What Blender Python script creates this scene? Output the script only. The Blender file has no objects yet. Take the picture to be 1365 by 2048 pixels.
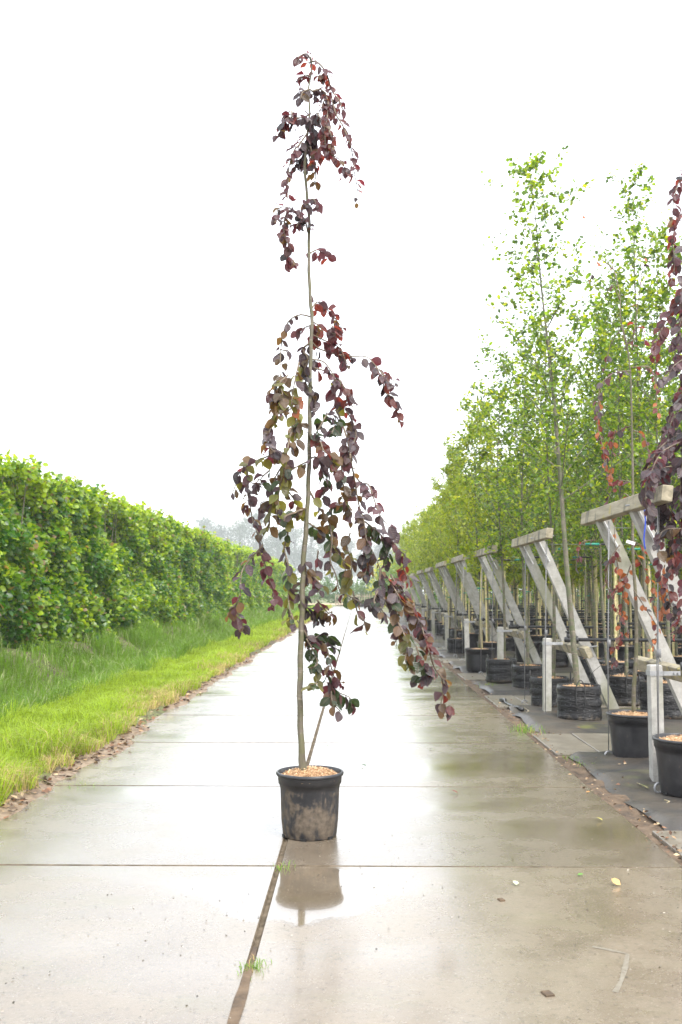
import bpy, math, random
import numpy as np
from mathutils import Vector, Matrix
R = math.radians
random.seed(7); rng = np.random.default_rng(11)
S = bpy.context.scene
C = bpy.data.collections.new('nursery'); S.collection.children.link(C)

# ------------------------------------------------------------------ camera, sky, sun, exposure
H = 1.4; F = 35/36*2048; PITCH = R(4.594); YAW = R(0.906)
cam = bpy.data.objects.new('camera', bpy.data.cameras.new('camera')); C.objects.link(cam)
cam.location = (0, 0, H); cam.rotation_euler = (R(90)+PITCH, 0, YAW)
cam.data.sensor_fit = 'VERTICAL'; cam.data.sensor_height = 36; cam.data.lens = 35; cam.data.clip_end = 1500
cam.data.dof.use_dof = True; cam.data.dof.focus_distance = 5.9; cam.data.dof.aperture_fstop = 5.0
S.camera = cam
W = bpy.data.worlds.new('World'); S.world = W; W.use_nodes = True
nt = W.node_tree; nt.nodes.clear()
out = nt.nodes.new('ShaderNodeOutputWorld'); add = nt.nodes.new('ShaderNodeAddShader')
b1 = nt.nodes.new('ShaderNodeBackground'); b2 = nt.nodes.new('ShaderNodeBackground')
sky = nt.nodes.new('ShaderNodeTexSky'); sky.sky_type = 'NISHITA'; sky.sun_disc = False
SUN_EL, SUN_ROT = R(52), R(145)
sky.sun_elevation = SUN_EL; sky.sun_rotation = SUN_ROT; sky.dust_density = 4; sky.air_density = 1
nt.links.new(sky.outputs[0], b1.inputs[0]); b1.inputs[1].default_value = 0.05
b2.inputs[0].default_value = (0.97, 0.985, 1.0, 1); b2.inputs[1].default_value = 0.80     # cloud deck
nt.links.new(b1.outputs[0], add.inputs[0]); nt.links.new(b2.outputs[0], add.inputs[1]); nt.links.new(add.outputs[0], out.inputs[0])
sl = bpy.data.lights.new('sun', 'SUN'); sl.energy = 1.5; sl.angle = R(20); sl.color = (1, .97, .92)
so = bpy.data.objects.new('sun', sl); C.objects.link(so)
sd = Vector((math.sin(SUN_ROT)*math.cos(SUN_EL), math.cos(SUN_ROT)*math.cos(SUN_EL), math.sin(SUN_EL)))
so.rotation_euler = sd.to_track_quat('Z', 'Y').to_euler()
vs = S.view_settings; vs.view_transform = 'Standard'; vs.look = 'None'; vs.gamma = 1; vs.use_curve_mapping = False; vs.exposure = 1.55

# ------------------------------------------------------------------ helpers
def ray(px, py):
    u = (px-682.5)/F; v = (1024-py)/F
    y = math.cos(PITCH)-v*math.sin(PITCH); z = math.sin(PITCH)+v*math.cos(PITCH)
    return Vector((u*math.cos(YAW)-y*math.sin(YAW), u*math.sin(YAW)+y*math.cos(YAW), z))
def P(px, py, Y):
    d = ray(px, py); return Vector((d.x*Y/d.y, Y, H+d.z*Y/d.y))
def G(px, py, z=0.0):
    d = ray(px, py); k = (z-H)/d.z; return Vector((d.x*k, d.y*k, z))
def nrm(a): return a/np.maximum(np.linalg.norm(a, axis=-1, keepdims=True), 1e-9)

def np_mesh(name, V, Fc, mats=(), attrs=None, uv=None, smooth=False, mi=None):
    V = np.asarray(V, np.float32); Fc = np.asarray(Fc, np.int32)
    m = bpy.data.meshes.new(name); k = Fc.shape[1]
    m.vertices.add(len(V)); m.vertices.foreach_set('co', V.ravel())
    m.loops.add(Fc.size); m.loops.foreach_set('vertex_index', Fc.ravel())
    m.polygons.add(len(Fc)); m.polygons.foreach_set('loop_start', np.arange(0, Fc.size, k, dtype=np.int32))
    try: m.polygons.foreach_set('loop_total', np.full(len(Fc), k, np.int32))
    except Exception: pass
    for a, d in (attrs or {}).items():
        at = m.attributes.new(a, 'FLOAT_COLOR', 'POINT'); at.data.foreach_set('color', np.asarray(d, np.float32).ravel())
    if uv is not None:
        l = m.uv_layers.new(name='UVMap'); l.data.foreach_set('uv', np.asarray(uv, np.float32)[Fc.ravel()].ravel())
    for a in mats: m.materials.append(a)
    if mi is not None: m.polygons.foreach_set('material_index', np.asarray(mi, np.int32))
    m.polygons.foreach_set('use_smooth', np.full(len(Fc), smooth, bool))
    m.update(calc_edges=True); m.validate()
    return m

class MB:
    """collects quads/tris into one mesh"""
    def __init__(s): s.v = []; s.f = []
    def raw(s, v, f):
        o = len(s.v); s.v += [tuple(p) for p in v]; s.f += [tuple(i+o for i in q) for q in f]
    def box(s, c, size, rot=None, cham=0):
        x, y, z = [a/2 for a in size]; M = rot if rot is not None else Matrix.Identity(3)
        c = Vector(c)
        if cham <= 0:
            v = [Vector((a*x, b*y, d*z)) for d in (-1, 1) for a, b in ((-1,-1),(1,-1),(1,1),(-1,1))]
            f = [(3,2,1,0),(4,5,6,7),(0,1,5,4),(1,2,6,5),(2,3,7,6),(3,0,4,7)]
        else:
            v = []
            for (xx, yy, zz) in ((x-cham, y-cham, -z), (x, y, -z+cham), (x, y, z-cham), (x-cham, y-cham, z)):
                v += [Vector((a*xx, b*yy, zz)) for a, b in ((-1,-1),(1,-1),(1,1),(-1,1))]
            f = [(3,2,1,0), (12,13,14,15)]
            for r in range(3):
                for i in range(4):
                    j = (i+1) % 4; f.append((r*4+i, r*4+j, r*4+4+j, r*4+4+i))
        s.raw([c+M@p for p in v], f)
    def beam(s, a, b, w, h, up=Vector((0,0,1)), cham=.004):
        a = Vector(a); b = Vector(b); d = b-a; zz = d.normalized(); x = up.cross(zz)
        if x.length < 1e-4: x = Vector((1,0,0))
        x.normalize(); y = zz.cross(x)
        M = Matrix((x, y, zz)).transposed(); s.box((a+b)/2, (w, h, d.length), M, cham)
    def tube(s, pts, rad, n=6, cap=True):
        pts = [Vector(p) for p in pts]; rad = rad if hasattr(rad, '__len__') else [rad]*len(pts)
        rings = []; prev = None
        for i, p in enumerate(pts):
            t = (pts[min(i+1, len(pts)-1)]-pts[max(i-1, 0)])
            if t.length < 1e-9: t = Vector((0,0,1))
            t.normalize()
            if prev is None:
                prev = t.orthogonal().normalized()
            x = (prev-t*prev.dot(t))
            if x.length < 1e-6: x = t.orthogonal()
            x.normalize(); prev = x; y = t.cross(x)
            rings.append([p+(x*math.cos(2*math.pi*k/n)+y*math.sin(2*math.pi*k/n))*rad[i] for k in range(n)])
        f = []
        for i in range(len(pts)-1):
            for k in range(n):
                j = (k+1) % n; f.append((i*n+k, i*n+j, i*n+n+j, i*n+n+k))
        if cap: f.append(tuple(range(n-1, -1, -1))); f.append(tuple((len(pts)-1)*n+k for k in range(n)))
        s.raw([q for r in rings for q in r], f)
    def lathe(s, prof, n=40, c=(0,0,0), wob=None):
        v = []; c = Vector(c)
        for i, (r, z) in enumerate(prof):
            for k in range(n):
                a = 2*math.pi*k/n; rr = r*(1+(wob(a, z) if wob else 0))
                v.append(c+Vector((rr*math.cos(a), rr*math.sin(a), z)))
        f = [(i*n+k, i*n+(k+1) % n, i*n+n+(k+1) % n, i*n+n+k) for i in range(len(prof)-1) for k in range(n)]
        s.raw(v, f)
    def mesh(s, name, mat, smooth=False):
        m = bpy.data.meshes.new(name); m.from_pydata(s.v, [], s.f); m.materials.append(mat)
        if smooth: m.polygons.foreach_set('use_smooth', [True]*len(s.f))
        m.update(); return m
def link(name, data, parent=None, loc=None, rz=0, **props):
    o = bpy.data.objects.new(name, data); C.objects.link(o)
    if parent is not None: o.parent = parent
    if loc is not None: o.location = loc
    if rz: o.rotation_euler = (0, 0, rz)
    for k, v in props.items():
        if v is not None: o[k] = v
    return o
def thing(name, loc, label, cat, group=None, rz=0): return link(name, None, None, loc, rz, label=label, category=cat, group=group)
def copy_tree(o, parent=None):
    c = o.copy(); C.objects.link(c)
    if parent is not None: c.parent = parent
    for ch in o.children: copy_tree(ch, c)
    return c
ORD = ['first','second','third','fourth','fifth','sixth','seventh','eighth','ninth','tenth','eleventh','twelfth','thirteenth','fourteenth','fifteenth','sixteenth','seventeenth','eighteenth','nineteenth','twentieth']

def vnoise(x, y, seed=0):
    """smooth 2-D value noise, -1..1 (numpy)"""
    x = np.asarray(x, float); y = np.asarray(y, float)
    xi = np.floor(x); yi = np.floor(y); fx = x-xi; fy = y-yi; fx = fx*fx*(3-2*fx); fy = fy*fy*(3-2*fy)
    def h(a, b):
        s = np.sin(a*127.1+b*311.7+seed*74.7)*43758.5453; return (s-np.floor(s))*2-1
    return (h(xi, yi)*(1-fx)+h(xi+1, yi)*fx)*(1-fy)+(h(xi, yi+1)*(1-fx)+h(xi+1, yi+1)*fx)*fy

# ------------------------------------------------------------------ materials
class NT:
    def __init__(s, name):
        s.m = bpy.data.materials.new(name); s.m.use_nodes = True; s.t = s.m.node_tree; s.t.nodes.clear()
        s.out = s.n('ShaderNodeOutputMaterial'); s.p = s.n('ShaderNodeBsdfPrincipled'); s.l(s.p.outputs[0], s.out.inputs[0])
    def n(s, t, **k):
        a = s.t.nodes.new(t)
        for q, v in k.items(): setattr(a, q, v)
        return a
    def l(s, a, b): s.t.links.new(a, b)
    def pos(s, scale=(1,1,1), obj=False):
        g = s.n('ShaderNodeTexCoord').outputs['Object'] if obj else s.n('ShaderNodeNewGeometry').outputs['Position']
        if obj == 'rand':
            pass
        mp = s.n('ShaderNodeMapping'); mp.inputs['Scale'].default_value = scale; s.l(g, mp.inputs[0]); return mp.outputs[0]
    def noise(s, vec, scale, detail=4, rough=.55, dist=0):
        a = s.n('ShaderNodeTexNoise'); s.l(vec, a.inputs['Vector']); a.inputs['Scale'].default_value = scale
        a.inputs['Detail'].default_value = detail; a.inputs['Roughness'].default_value = rough; a.inputs['Distortion'].default_value = dist
        return a.outputs[0]
    def ramp(s, fac, stops, interp='LINEAR'):
        r = s.n('ShaderNodeValToRGB'); r.color_ramp.interpolation = interp; e = r.color_ramp.elements
        while len(e) < len(stops): e.new(.5)
        for q, (p, c) in zip(e, stops):
            q.position = p; q.color = (c, c, c, 1) if not hasattr(c, '__len__') else (*c, 1)
        s.l(fac, r.inputs[0]); return r.outputs[0]
    def mix(s, fac, a, b, mode='MIX'):
        m = s.n('ShaderNodeMix', data_type='RGBA', blend_type=mode)
        for sock, v in ((m.inputs[0], fac), (m.inputs[6], a), (m.inputs[7], b)):
            if hasattr(v, 'links') or isinstance(v, bpy.types.NodeSocket): s.l(v, sock)
            elif hasattr(v, '__len__'): sock.default_value = (*v, 1)
            else: sock.default_value = v if sock == m.inputs[0] else (v, v, v, 1)
        return m.outputs[2]
    def math(s, op, a, b=0.0, clamp=False):
        m = s.n('ShaderNodeMath', operation=op, use_clamp=clamp)
        for sock, v in ((m.inputs[0], a), (m.inputs[1], b)):
            if isinstance(v, bpy.types.NodeSocket): s.l(v, sock)
            else: sock.default_value = v
        return m.outputs[0]
    def bump(s, h, strength=.3, dist=.01, into=None):
        b = s.n('ShaderNodeBump'); b.inputs['Strength'].default_value = strength; b.inputs['Distance'].default_value = dist
        s.l(h, b.inputs['Height']); s.l(b.outputs[0], s.p.inputs['Normal']); return b
    def set(s, **k):
        for q, v in k.items():
            i = s.p.inputs[q.replace('_', ' ')]
            if isinstance(v, bpy.types.NodeSocket): s.l(v, i)
            elif hasattr(v, '__len__'): i.default_value = (*v, 1)
            else: i.default_value = v
        return s.m

def mat_leaf(name, rough=.38, trans=.4, veins=False, spec=.5):
    a = NT(name); t = a.n('ShaderNodeAttribute', attribute_name='tint'); g = a.n('ShaderNodeAttribute', attribute_name='glow')
    col = t.outputs['Color']
    if veins:
        uv = a.n('ShaderNodeUVMap'); sp = a.n('ShaderNodeSeparateXYZ'); a.l(uv.outputs[0], sp.inputs[0])
        au = a.math('ABSOLUTE', sp.outputs[0]); w = a.math('SINE', a.math('MULTIPLY', a.math('SUBTRACT', sp.outputs[1], a.math('MULTIPLY', au, .55)), 48))
        a.bump(w, .45, .0025)
        mid = a.math('LESS_THAN', au, .018)
        pn = a.noise(a.pos(), 60, 3)
        col = a.mix(a.math('MULTIPLY', mid, .5), a.mix(a.ramp(pn, [(.35, 0), (.75, .5)]), col, a.mix(1, col, (1.7, 1.5, 1.3), 'MULTIPLY')), (.2, .12, .09))
    a.set(Base_Color=col, Roughness=rough); a.p.inputs['Specular IOR Level'].default_value = spec
    tr = a.n('ShaderNodeBsdfTranslucent'); a.l(g.outputs['Color'], tr.inputs[0])
    mx = a.n('ShaderNodeMixShader'); mx.inputs[0].default_value = trans
    a.l(a.p.outputs[0], mx.inputs[1]); a.l(tr.outputs[0], mx.inputs[2]); a.l(mx.outputs[0], a.out.inputs[0])
    return a.m
M = {}
M['beech'] = mat_leaf('beech_leaf', .34, .34, True, .6)
M['green'] = mat_leaf('green_leaf', .34, .42)
M['grass'] = mat_leaf('grass_blade', .5, .4, False, .3)

def mat_bark(name, c1, c2, moss=None, scale=30, zs=(1,1,.35)):
    a = NT(name); v = a.pos(zs); n = a.noise(v, scale, 6); n2 = a.noise(a.pos((1,1,2.2)), 9, 3)
    col = a.mix(a.ramp(n, [(.35, 0), (.65, 1)]), c1, c2)
    # pale lenticel bands
    b = a.noise(a.pos((1, 1, 6)), 16, 2); col = a.mix(a.ramp(b, [(.6, 0), (.68, .55)]), col, tuple(min(.6, x*2.2) for x in c2))
    if moss: col = a.mix(a.ramp(n2, [(.42, 0), (.6, .8)]), col, moss)
    a.bump(n, .5, .004); return a.set(Base_Color=col, Roughness=.7)
M['bark'] = mat_bark('beech_bark', (.075, .062, .045), (.14, .12, .09), (.085, .085, .035))
M['twig'] = mat_bark('twig_bark', (.09, .065, .045), (.16, .125, .085))
M['dark_bark'] = mat_bark('dark_bark', (.07, .06, .045), (.15, .13, .095), (.07, .09, .035))
M['stem'] = mat_bark('pale_stem', (.22, .18, .10), (.36, .30, .18), (.16, .18, .06), 20)
M['cane'] = mat_bark('bamboo', (.42, .34, .17), (.55, .46, .25), (.3, .3, .12), 14)

def mat_concrete_road():
    a = NT('wet_concrete'); p = a.pos(); sp = a.n('ShaderNodeSeparateXYZ'); a.l(p, sp.inputs[0])
    big = a.noise(a.pos((1, .8, 1)), .55, 5, .6, .1); med = a.noise(p, 3.2, 6, .62); fine = a.noise(p, 38, 5, .7); grit = a.noise(p, 260, 2)
    col = a.mix(a.ramp(med, [(.3, 0), (.7, 1)]), (.095, .073, .050), (.160, .130, .095))
    col = a.mix(a.ramp(big, [(.38, 0), (.66, .6)]), col, (.165, .142, .108))
    col = a.mix(a.ramp(fine, [(.34, .55), (.46, 0)]), col, (.038, .032, .022))
    col = a.mix(a.ramp(a.noise(p, 95, 3, .6), [(.60, 0), (.70, .75)]), col, (.27, .25, .21))
    vor = a.n('ShaderNodeTexVoronoi'); a.l(p, vor.inputs[0]); vor.inputs['Scale'].default_value = 42
    msk = a.math('MULTIPLY', a.math('LESS_THAN', vor.outputs['Distance'], .13), a.ramp(a.noise(p, 1.6, 3), [(.52, 0), (.62, 1)]))
    col = a.mix(msk, col, (.045, .04, .03))
    # silt streaks and dirt
    silt = a.ramp(a.noise(a.pos((1, 2.4, 1)), 1.1, 6, .7, .15), [(.54, 0), (.74, .55)])
    col = a.mix(silt, col, (.10, .095, .045))
    ri = a.n('ShaderNodeObjectInfo').outputs['Random']; col = a.mix(1, col, a.ramp(ri, [(0, (.78,.78,.80)), (1, (1.22,1.2,1.16))]), 'MULTIPLY')
    # pale worn stroke like a chalk 7 on the near right slab
    # puddles: standing water is smooth, elsewhere a wet film over grain
    pud = a.ramp(a.noise(a.pos((.55, 1.2, 1)), .8, 2, .5, .0), [(.50, 0), (.68, .85)])
    dx = a.math('MULTIPLY', a.math('ADD', sp.outputs[0], .28), 1/.42); dy = a.math('MULTIPLY', a.math('SUBTRACT', sp.outputs[1], 4.78), 1/.46)
    d2 = a.math('ADD', a.math('MULTIPLY', dx, dx), a.math('MULTIPLY', dy, dy))
    d2 = a.math('ADD', d2, a.math('MULTIPLY', a.math('SUBTRACT', a.noise(p, 5, 4), .5), 1.3))
    pp = a.ramp(d2, [(.8, 1), (1.15, 0)]); pud = a.math('MAXIMUM', pud, pp)
    rr = a.ramp(med, [(.3, .20), (.7, .36)])
    rough = a.mix(pud, rr, .07)
    h = a.math('ADD', a.math('MULTIPLY', fine, .6), a.math('MULTIPLY', grit, .5))
    h = a.math('MULTIPLY', h, a.math('SUBTRACT', 1.0, a.math('MULTIPLY', pud, .93)))
    a.bump(h, .45, .0045)
    col = a.mix(a.math('MULTIPLY', pud, .3), col, (.065, .048, .027))
    a.set(Base_Color=col, Roughness=rough); a.p.inputs['IOR'].default_value = 1.45
    a.p.inputs['Coat Weight'].default_value = .8; a.l(a.mix(pud, a.ramp(med, [(.3, .13), (.7, .26)]), a.mix(pp, .085, .02)), a.p.inputs['Coat Roughness'])
    a.p.inputs['Coat IOR'].default_value = 1.33
    return a.m
M['road'] = mat_concrete_road()
def mat_simple(name, cols, scale=8, rough=.7, bump=.3, bd=.004, stretch=(1,1,1), detail=6, metal=0, spec=.5, obj=False):
    a = NT(name); n = a.noise(a.pos(stretch, obj), scale, detail, .6); k = len(cols)
    col = a.ramp(n, [(.3+.4*i/max(1, k-1), c) for i, c in enumerate(cols)])
    if bump: a.bump(a.noise(a.pos(stretch, obj), scale*5, 5), bump, bd)
    a.p.inputs['Specular IOR Level'].default_value = spec
    return a.set(Base_Color=col, Roughness=rough, Metallic=metal)
def mat_post():
    a = NT('weathered_concrete_post'); n = a.noise(a.pos(), 14, 6, .65); n2 = a.noise(a.pos((1,1,.4)), 2.2, 4); g = a.noise(a.pos(), 120, 2)
    col = a.mix(a.ramp(n, [(.35, 0), (.65, 1)]), (.25, .245, .225), (.37, .36, .335))
    col = a.mix(a.ramp(n2, [(.5, 0), (.66, .6)]), col, (.15, .155, .07)); col = a.mix(a.ramp(g, [(.62, 0), (.7, .5)]), col, (.16, .15, .13))
    a.bump(n, .3, .004); return a.set(Base_Color=col, Roughness=.75)
M['post'] = mat_post()
def mat_wood():
    a = NT('weathered_timber'); v = a.pos((9, 1, 9)); n = a.noise(v, 3, 6, .6, .5); n2 = a.noise(a.pos((1, 1.4, .4)), 5, 4)
    col = a.mix(a.ramp(n, [(.3, 0), (.7, 1)]), (.17, .15, .10), (.34, .30, .215))
    col = a.mix(a.ramp(n2, [(.52, 0), (.62, .85)]), col, (.06, .055, .045)); col = a.mix(a.ramp(a.noise(a.pos(), 7, 3), [(.6, 0), (.7, .7)]), col, (.3, .25, .05))
    a.bump(n, .6, .004); return a.set(Base_Color=col, Roughness=.8)
M['wood'] = mat_wood()
M['steel'] = mat_simple('galvanised_steel', [(.24,.25,.26), (.36,.36,.36)], 30, .5, .1, .001, metal=.4)
M['cable'] = mat_simple('steel_cable', [(.13,.13,.135), (.2,.2,.2)], 60, .6, 0)
M['pipe'] = mat_simple('black_pipe', [(.012,.012,.013), (.03,.03,.03)], 5, .35, 0)
M['green_tie'] = mat_simple('green_tie', [(.01,.16,.11), (.02,.24,.17)], 8, .4, 0)
M['white'] = mat_simple('white_label', [(.7,.7,.68), (.8,.8,.8)], 8, .5, 0)
M['soil'] = mat_simple('soil', [(.03,.022,.015), (.09,.06,.035), (.13,.09,.055)], 9, .9, .8, .01)
M['joint'] = mat_simple('joint_dirt', [(.05,.04,.028), (.10,.08,.056), (.16,.13,.095)], 14, .95, .8, .01, spec=.05)
M['slab'] = mat_simple('paving_concrete', [(.11,.095,.072), (.16,.14,.108), (.21,.19,.155)], 7, .36, .3, .002, detail=9)
M['earth_slab'] = M['slab']
def mat_sheet():
    a = NT('ground_cover_fabric'); p = a.pos(); n = a.noise(p, 2.2, 5, .6, .3); m = a.noise(a.pos((.8,1.3,1)), .9, 5, .65)
    col = a.mix(a.ramp(n, [(.35, 0), (.62, 1)]), (.018, .019, .020), (.060, .050, .037))
    col = a.mix(a.ramp(m, [(.56, 0), (.68, .8)]), col, (.12, .135, .02)); col = a.mix(a.ramp(a.noise(p, 55, 4, .7), [(.60, 0), (.68, .7)]), col, (.13, .08, .045))
    a.bump(a.noise(p, 7, 5), .5, .02); return a.set(Base_Color=col, Roughness=.5)
M['sheet'] = mat_sheet()
def mat_ground():
    a = NT('verge_soil'); p = a.pos(); n = a.noise(p, 3, 6, .65)
    sp = a.n('ShaderNodeSeparateXYZ'); a.l(p, sp.inputs[0])
    col = a.ramp(n, [(.3, (.045,.04,.02)), (.5, (.09,.10,.03)), (.7, (.13,.12,.05))])
    wet = a.ramp(a.noise(p, 1.1, 4), [(.5, 0), (.6, 1)])
    col = a.mix(wet, col, (.055, .038, .024)); a.bump(n, .8, .03)
    far = a.ramp(a.math('MULTIPLY', sp.outputs[1], .01), [(.5, 0), (.9, 1)])
    col = a.mix(far, col, a.ramp(a.noise(p, .1, 4), [(.4, (.10,.14,.035)), (.6, (.16,.15,.08))]))
    return a.set(Base_Color=col, Roughness=.9)
M['ground'] = mat_ground()
def mat_pot(name, mud=.5, seed=0.0):
    a = NT(name); v = a.pos((1,1,1), True)
    oi = a.n('ShaderNodeObjectInfo'); vv = a.n('ShaderNodeVectorMath', operation='ADD'); a.l(v, vv.inputs[0]); vv.inputs[1].default_value = (seed, seed, seed); v = vv.outputs[0]
    mp = a.n('ShaderNodeMapping'); mp.inputs['Scale'].default_value = (1,1,.3); a.l(v, mp.inputs[0])
    n = a.noise(mp.outputs[0], 22, 8, .65); n2 = a.noise(v, 8, 6, .62, .4); sp = a.n('ShaderNodeSeparateXYZ'); a.l(v, sp.inputs[0])
    zz = a.math('SUBTRACT', sp.outputs[2], seed)
    hm = a.ramp(zz, [(.0, .62), (.27, .55), (.30, .34), (.345, .28), (.36, .1)])
    f = a.math('ADD', a.math('MULTIPLY', a.math('SUBTRACT', n, .5), .55), a.math('MULTIPLY', a.math('SUBTRACT', n2, .5), 1.1))
    f = a.math('ADD', f, a.math('ADD', hm, mud-.5)); mk = a.ramp(f, [(.46, 0), (.56, 1)])
    mudc = a.ramp(a.noise(v, 40, 5), [(.3, (.045,.035,.025)), (.7, (.115,.09,.064))])
    dust = a.mix(a.ramp(n2, [(.35, .0), (.8, .7)]), (.010,.0105,.0125), (.045,.044,.046))
    col = a.mix(mk, dust, mudc)
    a.bump(n2, .15, .003); return a.set(Base_Color=col, Roughness=a.ramp(mk, [(0, .38), (1, .75)]))
M['pot'] = mat_pot('muddy_black_plastic', .44, 3.3); M['pot_clean'] = mat_pot('dusty_black_plastic', .22, 7.1)
def mat_bag():
    a = NT('black_woven_bag'); v = a.pos((1,1,1), True); sp = a.n('ShaderNodeSeparateXYZ'); a.l(v, sp.inputs[0])
    mp = a.n('ShaderNodeMapping'); mp.inputs['Scale'].default_value = (.7,.7,5); a.l(v, mp.inputs[0])
    n = a.noise(mp.outputs[0], 9, 5, .6, .8); n2 = a.noise(v, 18, 6)
    f = a.math('SUBTRACT', n2, a.math('MULTIPLY', sp.outputs[2], 3.2))
    col = a.mix(a.ramp(f, [(.30, 0), (.5, .8)]), (.006, .006, .0065), (.085, .07, .052))
    a.bump(n, .9, .02); a.p.inputs['Specular IOR Level'].default_value = .35; return a.set(Base_Color=col, Roughness=.3)
M['bag'] = mat_bag()
M['mulch'] = mat_simple('bark_mulch', [(.28,.15,.07), (.50,.32,.17), (.66,.46,.27)], 55, .85, .9, .01)
M['litter'] = mat_leaf('dead_leaf', .7, .15)
M['crate'] = mat_simple('black_crate', [(.015,.015,.017), (.03,.03,.03)], 5, .5, 0)

# ------------------------------------------------------------------ leaves
def leaf_template(kind):
    """verts (side, along, normal), faces, uv ; unit length"""
    if kind == 'beech':
        w = [.0, .27, .40, .36, .20, 0]; y = [0, .18, .42, .66, .86, 1.0]
        v = [(0, 0, 0)]; uv = [(0, 0)]
        for i in range(1, 5):
            dr = -.12*(y[i]**2); wav = .018*(-1)**i
            v += [(-w[i], y[i]-.03, .10*w[i]*2+dr+wav), (0, y[i], dr), (w[i], y[i]+.02, .10*w[i]*2+dr-wav)]
            uv += [(-w[i], y[i]), (0, y[i]), (w[i], y[i])]
        v.append((0, 1, -.16)); uv.append((0, 1)); f = [(0, 2, 1), (0, 3, 2)]
        for i in range(3):
            a = 1+3*i; f += [(a, a+1, a+4), (a, a+4, a+3), (a+1, a+2, a+5), (a+1, a+5, a+4)]
        f += [(10, 11, 13), (11, 12, 13)]
        return np.array(v), np.array(f), np.array(uv)
    if kind == 'round':
        v = [(0,0,0), (-.36,.33,.08), (-.30,.75,.03), (0,1,-.06), (.30,.75,.03), (.36,.33,.08), (0,.5,0)]
        f = [(0,6,1), (1,6,2), (2,6,3), (3,6,4), (4,6,5), (5,6,0)]; return np.array(v), np.array(f), np.array([(a[0], a[1]) for a in v])
    if kind == 'narrow':
        v = [(0,0,0), (-.13,.4,.03), (0,1,-.12), (.13,.4,.03)]; f = [(0,3,2), (0,2,1)]
        return np.array(v), np.array(f), np.array([(a[0], a[1]) for a in v])
    if kind == 'quad':
        v = [(0,0,0), (-.36,.5,.05), (0,1,-.05), (.36,.5,.05)]; f = [(0,3,2), (0,2,1)]
        return np.array(v), np.array(f), np.array([(a[0], a[1]) for a in v])
TPL = {k: leaf_template(k) for k in ('beech', 'round', 'narrow', 'quad')}
def frames(ax, nm):
    ax = nrm(ax); sd_ = nrm(np.cross(ax, nm)); nm = np.cross(sd_, ax); return sd_, ax, nm
def leaf_mesh(name, kind, pos, ax, nm, size, tint, glow, mat):
    tv, tf, tuv = TPL[kind]; s_, a_, n_ = frames(ax, nm); n = len(pos); k = len(tv)
    V = pos[:, None, :]+size[:, None, None]*(tv[None, :, 0:1]*s_[:, None, :]+tv[None, :, 1:2]*a_[:, None, :]+tv[None, :, 2:3]*n_[:, None, :])
    Fc = (tf[None]+np.arange(n)[:, None, None]*k).reshape(-1, 3)
    t4 = np.concatenate([tint, np.ones((n, 1))], 1); g4 = np.concatenate([glow, np.ones((n, 1))], 1)
    return np_mesh(name, V.reshape(-1, 3), Fc, [mat], {'tint': np.repeat(t4, k, 0), 'glow': np.repeat(g4, k, 0)}, np.tile(tuv, (n, 1)), kind in ('beech', 'round'))

PAL = {  # surface colour, transmitted colour
 'purple': ((.046,.020,.026), (.26,.04,.05)), 'mauve': ((.058,.043,.050), (.13,.06,.07)), 'dark': ((.022,.019,.022), (.06,.025,.022)),
 'red': ((.070,.016,.014), (.52,.07,.035)), 'brown': ((.065,.040,.020), (.34,.17,.04)), 'olive': ((.070,.076,.018), (.50,.44,.05)),
 'green': ((.022,.038,.016), (.09,.15,.025)), 'orange': ((.26,.075,.02), (.60,.19,.04)), 'pink': ((.085,.044,.05), (.26,.09,.09))}
PK = list(PAL)
beech_protos = {}
def beech_proto(pal, var):
    if (pal, var) not in beech_protos:
        j = random.Random(hash((PK.index(pal), var))); c, g = PAL[pal]; k = .6+.7*j.random()
        c = np.array([c])*k*(1+.12*(np.array([[j.random(), j.random(), j.random()]])-.5)); g = np.array([g])*k
        tv0, tf0, tuv0 = TPL['beech']; tv = tv0.copy(); tv[:, 0] *= j.uniform(.8, 1.1); fold = j.uniform(.6, 3.2)
        tv[:, 2] = tv0[:, 2]*j.uniform(.4, 1.8)+np.abs(tv[:, 0])*(fold-1)*.18+.03*np.sin(tv[:, 1]*9+j.random()*6)
        TPL['tmp'] = (tv, tf0, tuv0)
        m = leaf_mesh('leaf', 'tmp', np.zeros((1, 3)), np.array([[0, 1., 0]]), np.array([[0, 0, 1.]]), np.ones(1), c, g, M['beech'])
        m.polygons.foreach_set('use_smooth', [True]*len(m.polygons)); beech_protos[pal, var] = (m, tv, c[0], g[0])
    return beech_protos[pal, var]
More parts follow.
